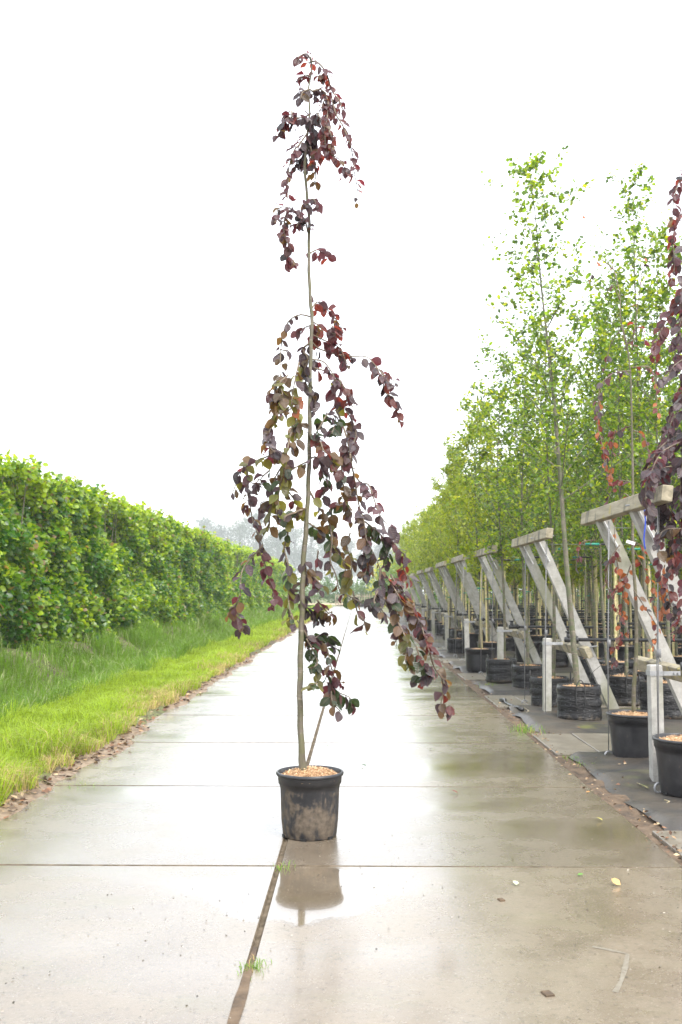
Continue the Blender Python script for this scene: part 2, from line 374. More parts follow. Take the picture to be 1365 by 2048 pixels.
def place_beech_leaves(root, L, cap=290):
    """L: list of (pos, axis, normal, size, palette) in root's space; biggest on screen become parts, the rest one mesh"""
    def seen(l):
        p = Vector(l[0])+root.location; d = (p-cam.location).length; return l[3]/d
    inside = []; rest = []
    for l in L:
        p = Vector(l[0])+root.location; u = (p.x/p.y)*F+714
        (inside if -10 < u < 1380 else rest).append(l)
    inside.sort(key=seen, reverse=True); parts = inside[:cap]; rest += inside[cap:]
    for pos, ax, nm, sz, pal in parts:
        m = beech_proto(pal, random.randrange(7))[0]
        s_, a_, n_ = frames(np.array([ax], float), np.array([nm], float))
        o = link('leaf', m, root); mat3 = Matrix((Vector(s_[0]), Vector(a_[0]), Vector(n_[0]))).transposed()
        o.matrix_local = Matrix.Translation(pos) @ (mat3*1.0).to_4x4() @ Matrix.Scale(sz, 4)
    if rest:
        vs_, fs, ts, gs, us = [], [], [], [], []; o = 0; tf, tuv = TPL['beech'][1], TPL['beech'][2]
        for pos, ax, nm, sz, pal in rest:
            _, tv, c, g = beech_proto(pal, random.randrange(7)); s_, a_, n_ = frames(np.array([ax], float), np.array([nm], float))
            vs_.append(np.array(pos)+sz*(tv[:, 0:1]*s_+tv[:, 1:2]*a_+tv[:, 2:3]*n_)); fs.append(tf+o); o += len(tv)
            ts.append(np.tile([*c, 1], (len(tv), 1))); gs.append(np.tile([*g, 1], (len(tv), 1))); us.append(tuv)
        m = np_mesh('leaves', np.concatenate(vs_), np.concatenate(fs), [M['beech']], {'tint': np.concatenate(ts), 'glow': np.concatenate(gs)}, np.concatenate(us), True)
        link('leaves', m, root, kind='stuff')
def catmull(pts, step):
    pts = [Vector(p) for p in pts]; q = [pts[0]]+pts+[pts[-1]]; o = []
    for i in range(1, len(q)-2):
        a, b, c, d = q[i-1:i+3]; n = max(1, int((c-b).length/step))
        for k in range(n):
            t = k/n; o.append(.5*((2*b)+(c-a)*t+(2*a-5*b+4*c-d)*t*t+(3*b-a-3*c+d)*t**3))
    o.append(pts[-1]); return o

# ------------------------------------------------------------------ ground
def gz(x, y=0):
    """ground height: road level 0, ditch and bank on the left"""
    xs = [-80, -9, -6.6, -5.9, -5.3, -4.6, -4.0, -3.5, -2.3, -2.15, 1.72, 1.8, 80]
    zs = [.35, .35, .38, .28, -.10, -.38, -.24, .03, .035, -.05, -.05, -.035, -.035]
    z = np.interp(x, xs, zs); m = np.clip((-np.asarray(x)-2.3)/1.5, 0, 1)
    z = z+m*(.05*vnoise(np.asarray(x)*1.3, np.asarray(y)*.9, 3)+.03*vnoise(np.asarray(x)*4, np.asarray(y)*3, 4)); return z
xs = np.concatenate([np.linspace(-400, -9, 12), np.linspace(-8.5, -2.1, 52), np.linspace(-1.9, 12, 20), np.linspace(16, 400, 10)])
ys = np.concatenate([np.linspace(-12, 4, 6), np.linspace(4.5, 50, 150), np.linspace(52, 120, 40), np.linspace(135, 590, 12)])
X, Y = np.meshgrid(xs, ys); Z = gz(X, Y); nx, ny = len(xs), len(ys)
V = np.stack([X, Y, Z], -1).reshape(-1, 3); i = np.arange(nx-1)[None]+np.arange(ny-1)[:, None]*nx; i = i.ravel()
link('ground', np_mesh('ground', V, np.stack([i, i+1, i+1+nx, i+nx], 1), [M['ground']], smooth=True), kind='structure')

# road: joint soil under separate slabs
JX = G(555, 1740).x; SW = 2.075; SL = 2.09; Y0 = G(900, 1733).y
ROADL = JX-1.78; ROADR = JX+SW
rb = MB(); rb.box(((ROADL+ROADR)/2, 45, -.024), (ROADR-ROADL+.02, 112, .028))
road = link('road', rb.mesh('road', M['joint']), kind='structure')
nrow = 44; k0 = -4
for side in (0, 1):
    a, b = ((JX-2.075, JX-.009) if side == 0 else (JX+.009, ROADR))
    for r in range(k0, nrow):
        w = b-a; mb = MB(); t = .07; g = .0065 if r < 1 else .010 if r < 4 else .014
        gapx = 0 if side else .004
        mb.box((0, 0, -t/2), (w-gapx, SL-2*g, t), cham=.006)
        sm_ = mb.mesh('slab', M['road']); sm_.materials.append(M['joint'])
        for pl in sm_.polygons: pl.material_index = 0 if pl.normal.z > .95 else 1
        o = link('slab', sm_, road, ((a+b)/2, Y0+SL*(r+.5)-(.0 if side else .004*(r % 3)), random.uniform(-.001, .001)))
        o.rotation_euler = (random.uniform(-.0012, .0012), random.uniform(-.0012, .0012), random.uniform(-.0012, .0012))
for nm_, mt_, ya_, yb_, w_, zz_ in (('soil_fill', 'soil', 2.4, 4.05, .020, .003),):
    ys_ = np.linspace(ya_, yb_, 40); vv_ = []; ff_ = []
    for y_ in ys_:
        tp_ = min(1, .42+(yb_-y_)/.9); vv_ += [(JX-(w_+.003*float(vnoise(y_*9, 1, 3)))*tp_, y_, zz_), (JX+(w_+.004*float(vnoise(y_*11, 5, 4)))*tp_, y_, zz_)]
    for i_ in range(39): ff_.append((2*i_, 2*i_+1, 2*i_+3, 2*i_+2))
    m = MB(); m.raw(vv_, ff_); link(nm_, m.mesh(nm_, M[mt_]), kind='structure')
# sheets, strips of paving on the right
pave = [(1.5, 6.0), (8.75, 10.05), (12.35, 13.75), (16.1, 17.4), (20.0, 21.3), (24.1, 25.4)]
for pi, (ya, yb) in enumerate(pave):
    base = MB(); base.box((8.3, (ya+yb)/2, -.037), (13.0, yb-ya, .02)); pv = link('pavement', base.mesh('pavement', M['soil']), kind='structure')
    x = ROADR+.05; ws = [.40, 1.3, 1.3, 1.3, 1.3, 1.3]
    if pi == 0: ws = [1.0, 1.3, 1.3]
    for w in ws:
        rows = [(ya, yb)] if pi else [(1.5, 3), (3, 4.5), (4.5, 6)]
        for (p, q) in rows:
            mb = MB(); mb.box((0, 0, -.02), (w-.014, q-p-.014, .05), cham=.004)
            o = link('slab', mb.mesh('slab', M['slab']), pv, (x+w/2, (p+q)/2, random.uniform(-.006, .002))); o.rotation_euler = (random.uniform(-.004, .004), random.uniform(-.004, .004), 0)
        x += w
bounds = [(6.02, 8.73), (10.07, 12.33), (13.77, 16.08), (17.42, 19.98), (21.32, 24.08), (25.42, 70)]
for si, (ya, yb) in enumerate(bounds):
    n1, n2 = 60, max(30, int((yb-ya)*12)); xs = np.linspace(ROADR+.16, 14 if si < 5 else 40, n1)**1.0; xs = ROADR+.14+(np.linspace(0, 1, n1)**2)*(12 if si < 5 else 40); ys = np.linspace(ya, yb, n2)
    X, Y = np.meshgrid(xs, ys); X = X+.04*vnoise(Y*2.3, X*0, 9)*np.clip(1-(X-xs[0])/.4, 0, 1)
    edge = np.minimum(1, (X-ROADR-.1)/.10)*np.minimum(1, (Y-ya)/.08)*np.minimum(1, (yb-Y)/.08); edge = np.clip(edge, 0, 1)
    Z = -.02+edge*(.036+.040*vnoise(X*1.5, Y*1.7, si+3)+.016*vnoise(X*5, Y*6, si+2))
    i = (np.arange(n1-1)[None]+np.arange(n2-1)[:, None]*n1).ravel()
    link('ground_cover_sheet', np_mesh('ground_cover_sheet', np.stack([X, Y, Z], -1).reshape(-1, 3), np.stack([i, i+1, i+1+n1, i+n1], 1), [M['sheet']], smooth=True), kind='structure')
# soil strip beside the right edge
n2 = 500; ys = np.linspace(2, 60, n2); xs = np.linspace(ROADR-.02, ROADR+.2, 7); X, Y = np.meshgrid(xs, ys)
Z = -.014+.012*vnoise(X*9, Y*5, 5)+.012*vnoise(X*22, Y*18, 6); i = (np.arange(6)[None]+np.arange(n2-1)[:, None]*7).ravel()
link('soil_strip', np_mesh('soil_strip', np.stack([X, Y, Z], -1).reshape(-1, 3), np.stack([i, i+1, i+8, i+7], 1), [M['soil']], smooth=True), kind='structure')
# soil lip over the left edge of the road
n2 = 900; ys = np.linspace(2, 95, n2); t = np.linspace(0, 1, 9); T, Y = np.meshgrid(t, ys)
ed = ROADL+.10*vnoise(Y*.9, 0*Y, 1)+.05*vnoise(Y*3.1, 0*Y, 2)
X = ed-.40+T*.42; Z = .04*np.cos(T*math.pi/2)**.8+.012*vnoise(X*12, Y*9, 3)*(1-T)+.002-.006*T; i = (np.arange(8)[None]+np.arange(n2-1)[:, None]*9).ravel()
link('soil_edge', np_mesh('soil_edge', np.stack([X, Y, Z], -1).reshape(-1, 3), np.stack([i, i+1, i+10, i+9], 1), [mat_simple('edge_soil', [(.07,.045,.03), (.17,.12,.075), (.26,.20,.14)], 12, .7, .8, .008)], smooth=True), kind='structure')

# ------------------------------------------------------------------ grass
def blades(name, x, y, z, h, w, lean, tint, glow, label=None):
    n = len(x); a = rng.uniform(0, 2*np.pi, n); la = rng.uniform(0, 2*np.pi, n); sx, sy = np.cos(a)*w/2, np.sin(a)*w/2
    lx, ly = np.cos(la)*lean*h, np.sin(la)*lean*h; b = np.stack([x, y, z], -1)
    s = np.stack([sx, sy, 0*sx], -1); m1 = b+np.stack([lx*.3, ly*.3, h*.6], -1); tp = b+np.stack([lx*1.2, ly*1.2, h*np.clip(1.05-lean*.5, .4, 1)], -1)
    V = np.stack([b-s, b+s, m1-s*.8, m1+s*.8, tp], 1).reshape(-1, 3); o = np.arange(n)[:, None, None]*5
    Fc = (np.array([[0,1,3],[0,3,2],[2,3,4]])[None]+o).reshape(-1, 3)
    t4 = np.repeat(np.concatenate([tint, np.ones((n, 1))], 1), 5, 0); g4 = np.repeat(np.concatenate([glow, np.ones((n, 1))], 1), 5, 0)
    return link(name, np_mesh(name, V, Fc, [M['grass']], {'tint': t4, 'glow': g4}), kind='stuff', label=label)
def scat(x0, x1, y0, y1, n): return rng.uniform(x0, x1, n), rng.uniform(y0, y1, n)
segs = [(4.5, 9, 26000, 1.0), (9, 16, 34000, 1.15), (16, 28, 26000, 1.7), (28, 50, 20000, 2.6), (50, 95, 14000, 4.5)]
xs, ys, sc = [], [], []
for (a, b, n, s_) in segs:
    x, y = scat(-3.62, ROADL-.06, a, b, n); xs.append(x); ys.append(y); sc.append(np.full(n, s_))
x = np.concatenate(xs); y = np.concatenate(ys); s_ = np.concatenate(sc)
keep = x < ROADL-.13+.10*vnoise(y*.9, 0*y, 1)+.05*vnoise(y*3.1, 0*y, 2)-.06*vnoise(y*6, x*5, 7); x, y, s_ = x[keep], y[keep], s_[keep]; n = len(x)
dr = np.clip(.58+.45*vnoise(x*1.5, y*.8, 8)+.35*vnoise(x*5, y*5, 9)-(ROADL-x)*1.15+np.clip((9-y)/3.5, 0, 1)*.38, 0, 1)
dry = rng.uniform(0, 1, n) < dr*.95
h = rng.uniform(.06, .19, n)*(1+.6*vnoise(x*2.5, y*2, 10))*(1+.5*np.clip((-3.25-x)*3, 0, 1)); h = np.maximum(h, .03)*(.9+.1*s_)*(1+.6*np.clip((13-y)/6, 0, 1)*(vnoise(x*3.5, y*2.5, 77) > -.2))
v = vnoise(x*1.1, y*.6, 12)[:, None]*.14+rng.uniform(-.42, .42, (n, 1))  # wide per-blade tone spread puts light and shadow among the blades into the tint
tint = np.where(dry[:, None], np.array([[.40, .32, .14]]), np.array([[.21, .30, .022]]))*(1+v); glow = np.where(dry[:, None], np.array([[.6, .46, .2]]), np.array([[.50, .62, .04]]))*(1+v)
blades('grass', x, y, gz(x, y)-.01, h, .0058*s_*rng.uniform(.6, 1.5, n), rng.uniform(.2, 1.3, n), tint, glow, 'short bright green grass on the verge')
segs = [(8, 18, 38000, 1.0), (18, 32, 34000, 1.4), (32, 55, 14000, 2.4), (55, 95, 9000, 4)]
xs, ys, sc = [], [], []
for (a, b, n, k) in segs:
    x, y = scat(-6.5, -3.5, a, b, n); xs.append(x); ys.append(y); sc.append(np.full(n, k))
x = np.concatenate(xs); y = np.concatenate(ys); s_ = np.concatenate(sc)
den = .72+.6*vnoise(x*1.2, y*.7, 20)-np.clip((-5.7-x)*1.2, 0, .8)-np.clip((-5.0-x)*2, 0, 1)*np.clip(vnoise(x*1.3, y*1.0, 33)*1.8, 0, .62)+.2*vnoise(x*4, y*4, 21); keep = rng.uniform(0, 1, len(x)) < den; x, y, s_ = x[keep], y[keep], s_[keep]; n = len(x)
v = vnoise(x*.9, y*.5, 22)[:, None]*.25+rng.uniform(-.25, .25, (n, 1))
h = rng.uniform(.18, .52, n)*(1+.45*vnoise(x*1.3, y*1.0, 23))
pale = rng.uniform(0, 1, n) < .12
tint = np.where(pale[:, None], np.array([[.34, .36, .18]]), np.array([[.10, .185, .02]]))*(1+v); glow = np.array([[.25, .42, .035]])*(1+v)
blades('tall_grass', x, y, gz(x, y)-.02, h, .011*s_*rng.uniform(.5, 1.5, n), rng.uniform(.1, 1.0, n), tint, glow, 'long green grass growing in the ditch')
def tuft(px, py, n, hh, spread, label, z=0, dryp=.1):
    c = G(px, py); x = rng.normal(0, spread, n)*.5+c.x; y = rng.normal(0, spread, n)*.7+c.y
    dry = rng.uniform(0, 1, n) < dryp; v = rng.uniform(-.2, .2, (n, 1))
    t = np.where(dry[:, None], np.array([[.4,.3,.12]]), np.array([[.14,.24,.035]]))*(1+v)
    o = blades('blades', x-c.x, y-c.y, np.full(n, -.005), rng.uniform(.4, 1, n)*hh, np.full(n, .0035 if py > 1500 else .006), rng.uniform(.3, 1.1, n), t, t*1.8)
    t = thing('grass_tuft', (c.x, c.y, z), label, 'grass tuft', 'grass tufts in the joints'); o.parent = t; return t
for a in [(507, 1938, 60, .05, .05, 'small bright green grass tuft in the near end of the middle joint'), (566, 1736, 36, .045, .05, 'small yellowish grass tuft in the joint just left of the central pot'),
          (1052, 1463, 90, .12, .16, 'green grass tuft at the paving corner right of the road'), (165, 1572, 40, .04, .10, 'low straw coloured tuft on the left end of a cross joint'),
          (1145, 1518, 34, .06, .08, 'small weed tuft beside the paving slab corner on the right'), (1165, 1530, 26, .05, .08, 'tiny weed tuft at the edge of the dark ground sheet'),
          (985, 1375, 60, .10, .2, 'yellow green weed patch beside the second paving strip')]: tuft(*a)

# litter: dead leaves and crumbs
def litter(name, x, y, z, size, pal, label):
    n = len(x); ax = np.stack([rng.normal(0, 1, n), rng.normal(0, 1, n), rng.normal(0, .25, n)], -1); nm = np.stack([rng.normal(0, .45, n), rng.normal(0, .45, n), np.ones(n)], -1)
    c = np.array(pal)[rng.integers(0, len(pal), n)]*rng.uniform(.6, 1.3, (n, 1))
    return link(name, leaf_mesh(name, 'quad', np.stack([x, y, z], -1), ax, nm, size, c, c*.8, M['litter']), kind='stuff', label=label)
pal_l = [(.22,.11,.055), (.15,.075,.04), (.30,.2,.11), (.07,.045,.028), (.12,.08,.05), (.36,.27,.16)]
n = 1500; y = 4+66*rng.uniform(0, 1, n)**1.8; x = ROADR+.08+rng.normal(0, .06, n); litter('leaf_litter', x, y, np.full(n, .004)+rng.uniform(0, .012, n), rng.uniform(.010, .036, n), pal_l, 'dead leaves along the right road edge')
n = 2600; y = 4+56*rng.uniform(0, 1, n)**1.6; x = ROADL-.10+.10*vnoise(y*.9, 0*y, 1)+.05*vnoise(y*3.1, 0*y, 2)+rng.normal(0, .06, n)
litter('leaf_litter', x, y, .012+rng.uniform(0, .025, n), rng.uniform(.015, .07, n), pal_l, 'brown leaf litter along the grass edge of the road')
n = 1500; x = rng.uniform(ROADR+.2, 5.5, n); y = rng.uniform(6, 26, n); keep = vnoise(x*1.6, y*1.2, 31) > .1; x, y = x[keep], y[keep]
litter('leaf_litter', x, y, np.full(len(x), .03), rng.uniform(.01, .04, len(x)), pal_l, 'scattered bark and leaves on the ground sheet')
n = 4200; x = rng.uniform(ROADL+.1, ROADR, n); y = 3.3+12*rng.uniform(0, 1, n)**1.6; keep = (vnoise(x*1.3, y*.9, 41)+.5*vnoise(x*4, y*3, 42)+(np.abs(x-JX) < .22)*.5+(x > .9)*.25 > .22); x, y = x[keep], y[keep]
litter('grit', x, y, np.full(len(x), .004), rng.uniform(.003, .010, len(x))*rng.uniform(.5, 1.6, len(x)), [(.05,.045,.03), (.09,.08,.055), (.03,.025,.02), (.4,.36,.3)], 'dark crumbs of soil on the wet road')
fl = [(1242, 1770, .05, (.55,.33,.12), 'orange fallen leaf on the near right slab'), (1058+148, 1641, .045, (.45,.42,.10), 'yellow fallen leaf near the right road edge'), (917, 1587, .05, (.16,.05,.03), 'dark red fallen leaf standing up on the road right of the pot'),
      (732, 1532, .055, (.03,.07,.02), 'dark green fallen leaf behind the central pot'), (860, 1498, .04, (.12,.14,.04), 'olive fallen leaf on the slab behind the pot'), (1155, 1750, .03, (.10,.22,.04), 'small green leaf scrap on the near right slab'),
      (1172, 1584, .03, (.5,.22,.06), 'small orange leaf scrap at the right end of a cross joint'), (655, 1493, .03, (.08,.16,.03), 'small green leaf scrap beside the middle joint'), (1033, 1770, .04, (.42,.45,.3), 'pale green leaf scrap on the near right slab')]
for px, py, s, c, lab in fl:
    p = G(px, py, .006); m = leaf_mesh('fallen_leaf', 'round', np.zeros((1, 3)), np.array([[random.uniform(-1, 1), random.uniform(-1, 1), .25]]), np.array([[random.uniform(-.4, .4), random.uniform(-.4, .4), 1.]]), np.array([s]), np.array([c]), np.array([c]), M['litter'])
    link('fallen_leaf', m, None, p, label=lab, category='leaf', group='fallen leaves on the road')
mk = [G(1185, 1893, .0022), G(1222, 1900, .0022), G(1256, 1908, .0022), G(1251, 1935, .0022), G(1243, 1962, .0022), G(1231, 1984, .0022)]
vv_, ff_ = [], []
for i_, q in enumerate(mk):
    d = (mk[min(i_+1, 5)]-mk[max(i_-1, 0)]).normalized(); nn = Vector((-d.y, d.x, 0))*(.007+.004*(i_ % 2)); vv_ += [q+nn, q-nn]
for i_ in range(5): ff_.append((2*i_, 2*i_+1, 2*i_+3, 2*i_+2))
m = MB(); m.raw(vv_, ff_); link('painted_mark', m.mesh('painted_mark', mat_simple('worn_paint', [(.12,.10,.075), (.24,.22,.18)], 60, .3, .2, .002)), None, label='faint worn mark like a seven on the near right slab', category='mark')
for a_, b_, rr_, nm_, mt_, lab, cat in [((1003,1400), (1042,1420), .03, 'fabric_roll', 'pipe', 'rolled up dark edge of the ground sheet beside the paving strip', 'fabric roll'), ((1250,1543), (1292,1576), .006, 'dry_stick', 'stem', 'thin pale stick lying on the dark sheet edge near the right', 'stick'), ((1330,1600), (1358,1628), .006, 'dry_stick', 'stem', 'thin brown stick along the road edge by the front pot', 'stick'), ((1046,1408), (1062,1432), .008, 'dry_stick', 'wood', 'weathered stick beside the rolled sheet edge', 'stick')]:
    p, q = G(*a_, .02), G(*b_, .015); m = MB(); n_ = 7; pts_ = [(q-p)*(k_/n_)+Vector((.02*math.sin(k_*2.1), 0, rr_*.5*math.sin(k_*1.3))) for k_ in range(n_+1)]; m.tube(pts_, [rr_*(.7+.3*math.sin(k_*1.9+1)) for k_ in range(n_+1)], 8); link(nm_, m.mesh(nm_, M[mt_], True), None, p, label=lab, category=cat)
for px, py, w, lab in [(1096, 1988, .034, 'square chip hole with a stone in the near slab, right of centre'), (1003, 1800, .026, 'small square chip in the near slab below the cross joint')]:
    mb = MB(); mb.box((0, 0, 0), (w, w*1.2, .012), Matrix.Rotation(.3, 3, 'Z'), .003); link('stone_chip', mb.mesh('stone_chip', M['soil']), None, G(px, py, .002), label=lab, category='stone')

# ------------------------------------------------------------------ pots
def chips(name, r, h, n, seed, parent, cs=.0095):
    g = np.random.default_rng(seed); a = g.uniform(0, 6.283, n); rr = r*np.sqrt(g.uniform(0, 1, n)); x, y = rr*np.cos(a), rr*np.sin(a)
    z = h+.045*(1-(rr/r)**2)+.008*g.uniform(-1, 1, n)+.010*vnoise(x*14, y*14, seed)
    ax = np.stack([g.normal(0, 1, n), g.normal(0, 1, n), g.normal(0, .4, n)], -1); nm = np.stack([g.normal(0, .6, n), g.normal(0, .6, n), np.ones(n)], -1)
    c = np.array([(.62,.42,.24), (.50,.31,.16), (.72,.52,.32), (.34,.19,.10)])[g.integers(0, 4, n)]*g.uniform(.7, 1.15, (n, 1))
    return leaf_mesh('bark_chips', 'quad', np.stack([x, y, z], -1), ax, nm, g.uniform(.6, 1.6, n)*cs, c, c*.5, M['litter'])
def mound(r, h, seed):
    n, k = 12, 28; v = [(0, 0, h+.042)]; 
    for i in range(1, n+1):
        for j in range(k):
            a = 2*math.pi*j/k; q = r*i/n; x, y = q*math.cos(a), q*math.sin(a); v.append((x, y, h+.042*(1-(i/n)**2)+.010*float(vnoise(x*14, y*14, seed))))
    f = [(0, 1+j, 1+(j+1) % k) for j in range(k)]
    for i in range(n-1):
        for j in range(k): f.append((1+i*k+j, 1+i*k+k+j, 1+i*k+k+(j+1) % k, 1+i*k+(j+1) % k))
    m = MB(); m.raw(v, f); return m.mesh('mulch', M['mulch'], True)
MC = {}
def plastic_pot(root, rt=.192, ht=.37, mat='pot', chipn=700, seed=1, rb_=.155):
    key = ('pot', rt, ht, mat)
    if key not in MC:
        k = ht/.37; m = MB(); t = .006
        m.lathe([(rb_-.02, .012*k), (rb_-.004, .0), (rb_, .008), (rb_+.010, .10*k), (rt-.021, .270*k), (rt-.014, .302*k), (rt-.009, .304*k), (rt-.006, .347*k)], 48)
        w = MB(); w.lathe([(rt-.006, .347*k), (rt+.003, .350*k), (rt+.005, .362*k), (rt, .3695*k), (rt-.006, .37*k), (rt-.010, .365*k), (rt-.014, .33*k), (rt-.02, .29*k)], 48)
        MC[key] = (m.mesh('pot', M[mat], True), w.mesh('rim', M['pot_clean'], True), mound(rt-.016, .33*k, seed))
        nb = MB(); nb.box((0, 0, .008), (.012, .034, .016)); MC[key+('n',)] = nb.mesh('drain_hole', mat_hole)
        MC[key+('c',)] = chips('c', rt-.014, .333*k, chipn, seed, None)
    p, r_, mu = MC[key]; po = link('pot', p, root); link('rim', r_, po); [link('drain_hole', MC[key+('n',)], po, (rb_*math.cos(q*math.pi/3+.35), rb_*math.sin(q*math.pi/3+.35), 0), q*math.pi/3+.35) for q in range(6) if math.sin(q*math.pi/3+.35) < .2]; mo = link('mulch', mu, root); link('bark_chips', MC[key+('c',)], mo, kind='stuff')
mat_hole = mat_simple('hole_black', [(.004,.004,.004), (.008,.008,.008)], 5, .9, 0)
def bag_pot(root, var, r=.235, ht=.36, chip=True):
    key = ('bag', var, r, ht)
    if key not in MC:
        sd_ = var*13+3; m = MB()
        def wob(a, z): return .03*math.sin(3*a+sd_)+.02*math.sin(5*a+z*9+sd_)+.016*math.sin(z*62+2*math.sin(a*2+sd_))
        m.lathe([(r*.80, .0), (r*.97, .012)]+[(r*(1+.02*math.sin(k_*1.1)), .012+(ht-.012)*k_/14) for k_ in range(1, 14)]+[(r*.985, ht+.006), (r*.95, ht), (r*.94, ht-.03)], 44, wob=wob)
        hd = MB()
        for a0 in (-1.7, 1.5):
            c = Vector((math.cos(a0), math.sin(a0), 0)); t = Vector((-c.y, c.x, 0)); q = [c*r*1.03+t*s*.045*(.75 if k_ > 0 else 1)+Vector((0, 0, zz)) for s, zz, k_ in ((-1, ht-.2, 0), (-1, ht-.02, 0), (-.9, ht+.045, 1), (0, ht+.075, 1), (.9, ht+.045, 1), (1, ht-.02, 0), (1, ht-.2, 0))]
            hd.tube(catmull(q, .02), .006, 5)
        ho = MB()
        for z_ in (.07, .13, .19, .25, .31):
            for j in range(22):
                a = 2*math.pi*(j+.5*(int(z_*100) % 2))/22; rr = r*(1+.0035+wob(a, z_)+.02); ho.box((rr*math.cos(a), rr*math.sin(a), z_), (.002, .004, .004), Matrix.Rotation(a, 3, 'Z'))
        MC[key] = (m.mesh('bag', M['bag'], True), hd.mesh('handle', M['pipe'], True), mound(r*.95, ht-.045, var+5), chips('c', r*.93, ht-.04, 500, var+9, None, .014), ho.mesh('eyelet', M['steel']))
    b, h_, mu, ch, eye = MC[key]; bo = link('bag', b, root); link('handle', h_, bo); link('eyelets', eye, bo, kind='stuff'); mo = link('mulch', mu, root); link('bark_chips', ch, mo, kind='stuff')

# ------------------------------------------------------------------ the weeping beech in the middle
TY = 5.88
base = G(620, 1672); root = thing('weeping_beech', (P(620, 1675, TY).x, TY, .0), 'tall weeping copper beech in a muddy black pot standing alone on the wet road', 'tree')
plastic_pot(root, .192, .365, 'pot', 2800, 2)
def z1(x, y): return (430+x/2.73, 80+y/2.73)
def z2(x, y): return (430+x/2.73, 750+y/2.73)
trunk_px = [z1(525,90), z1(527,190), z1(512,270), z1(515,340), z1(518,400), z1(508,500), z1(496,620), z1(493,740), z1(504,850), z1(514,960), z1(516,1050), z1(513,1160), z1(515,1260), z1(520,1400), z1(530,1500), z1(528,1600), z1(525,1700), z1(522,1800), z1(520,1900),
            z2(519,200), z2(517,400), z2(511,600), z2(504,750), z2(495,880), z2(485,1000), z2(480,1150), z2(477,1300), z2(470,1450), z2(467,1600), z2(465,1750), z2(468,1911), (605, 1520), (609, 1556)]
def fld(px, py):
    return .16*float(vnoise(px/95, py/130, 51))+.07*float(vnoise(px/40, py/60, 52))
def tw(px, py, extra=0.0):
    tx = float(np.interp(py, [p[1] for p in trunk_px], [p[0] for p in trunk_px])); k = min(1, abs(px-tx)/45)
    return P(px, py, TY+k*fld(px, py)*2.0+extra)-root.location
tr = catmull([P(x, y, TY)-root.location for x, y in trunk_px], .05)
zt = [p.z for p in tr]; rad = [float(np.interp(p.z, [.3, .37, .5, 1.2, 2.0, 3.0, 4.0, 4.75], [.030, .024, .0185, .0165, .0135, .0112, .0080, .0035])) for p in tr]
mb = MB(); mb.tube([p+Vector((.002*math.sin(i_*1.7), .002*math.cos(i_*1.1), 0)) for i_, p in enumerate(tr)], rad, 10); link('trunk', mb.mesh('trunk', M['bark'], True), root)
ST1 = [([(525,110),(500,75),(455,95),(462,125)],6,'p'),([(520,125),(510,125)],3,'r'),([(520,120),(550,115),(590,150),(620,210),(640,280),(680,330),(700,390)],20,'pr'),([(575,190),(570,215)],4,'r'),([(520,200),(495,190),(465,215)],5,'p'),
 ([(515,270),(480,285),(470,320)],9,'m'),([(520,270),(540,290),(545,320)],6,'m'),([(530,280),(580,270),(605,290),(590,350),(560,420),(555,470)],13,'m'),([(600,290),(620,350),(610,450),(600,540),(570,600),(545,700)],30,'rrp'),
 ([(640,320),(660,400),(700,470),(735,560),(755,640),(762,720),(780,830),(765,890)],20,'rpp'),([(510,410),(480,425),(440,430),(440,500)],11,'m'),([(440,430),(390,430),(360,490),(345,540)],12,'pr'),([(420,430),(418,385),(390,405)],4,'p'),
 ([(510,500),(470,560),(430,610),(405,700),(400,800),(395,860)],20,'p'),([(510,430),(540,480),(525,570),(480,640),(500,710)],30,'dm'),([(520,520),(500,590),(470,650),(450,700)],14,'dm'),([(560,400),(600,480),(610,600),(680,650),(710,700),(690,750)],24,'rpr'),([(620,480),(640,560),(600,640)],12,'rr'),
 ([(520,580),(550,690),(545,790)],9,'rb'),([(508,880),(540,870),(560,920)],8,'p'),([(508,890),(495,900)],3,'m'),([(508,1050),(485,970),(400,915),(345,925),(330,1000)],17,'pm'),([(400,920),(378,1000),(385,1080),(410,1140),(385,1190),(450,1220)],24,'pk'),([(490,980),(465,990),(445,1020)],7,'p'),
 ([(520,1165),(560,1145),(590,1165),(635,1195)],8,'pr'),([(525,1475),(560,1430),(600,1460),(640,1500),(680,1550),(705,1600)],20,'rpk'),([(640,1560),(660,1610),(640,1600)],9,'rk'),([(528,1535),(570,1560),(600,1590)],10,'rb'),([(520,1510),(470,1500),(420,1520),(380,1580),(360,1700),(358,1850)],9,'mb'),
 ([(360,1690),(395,1700)],3,'m'),([(520,1560),(490,1570),(450,1600)],6,'k'),([(532,1610),(600,1640),(680,1680),(710,1740),(735,1800)],18,'pr'),([(530,1650),(560,1680),(610,1700),(680,1720),(760,1728),(830,1730),(880,1780),(940,1840),(1020,1880)],14,'pm'),
 ([(880,1780),(915,1860),(935,1930),(975,1950),(990,2010),(1010,2090)],18,'prm'),([(900,1800),(950,1870),(980,1870)],8,'pr'),([(532,1745),(590,1755),(630,1800),(655,1860),(662,1990)],14,'pm'),([(540,1790),(620,1815),(690,1870),(740,1960),(710,1990)],16,'pr'),
 ([(525,1650),(480,1690),(510,1740),(490,1800),(500,1880),(540,1960),(540,2040)],34,'mmd'),([(460,1760),(450,1800),(430,1900),(412,2040)],12,'bo'),([(400,1830),(350,1880),(370,1930),(350,2000),(360,2050)],22,'obb'),([(330,1880),(335,1980)],6,'pb'),([(440,1930),(445,2010)],5,'oo')]
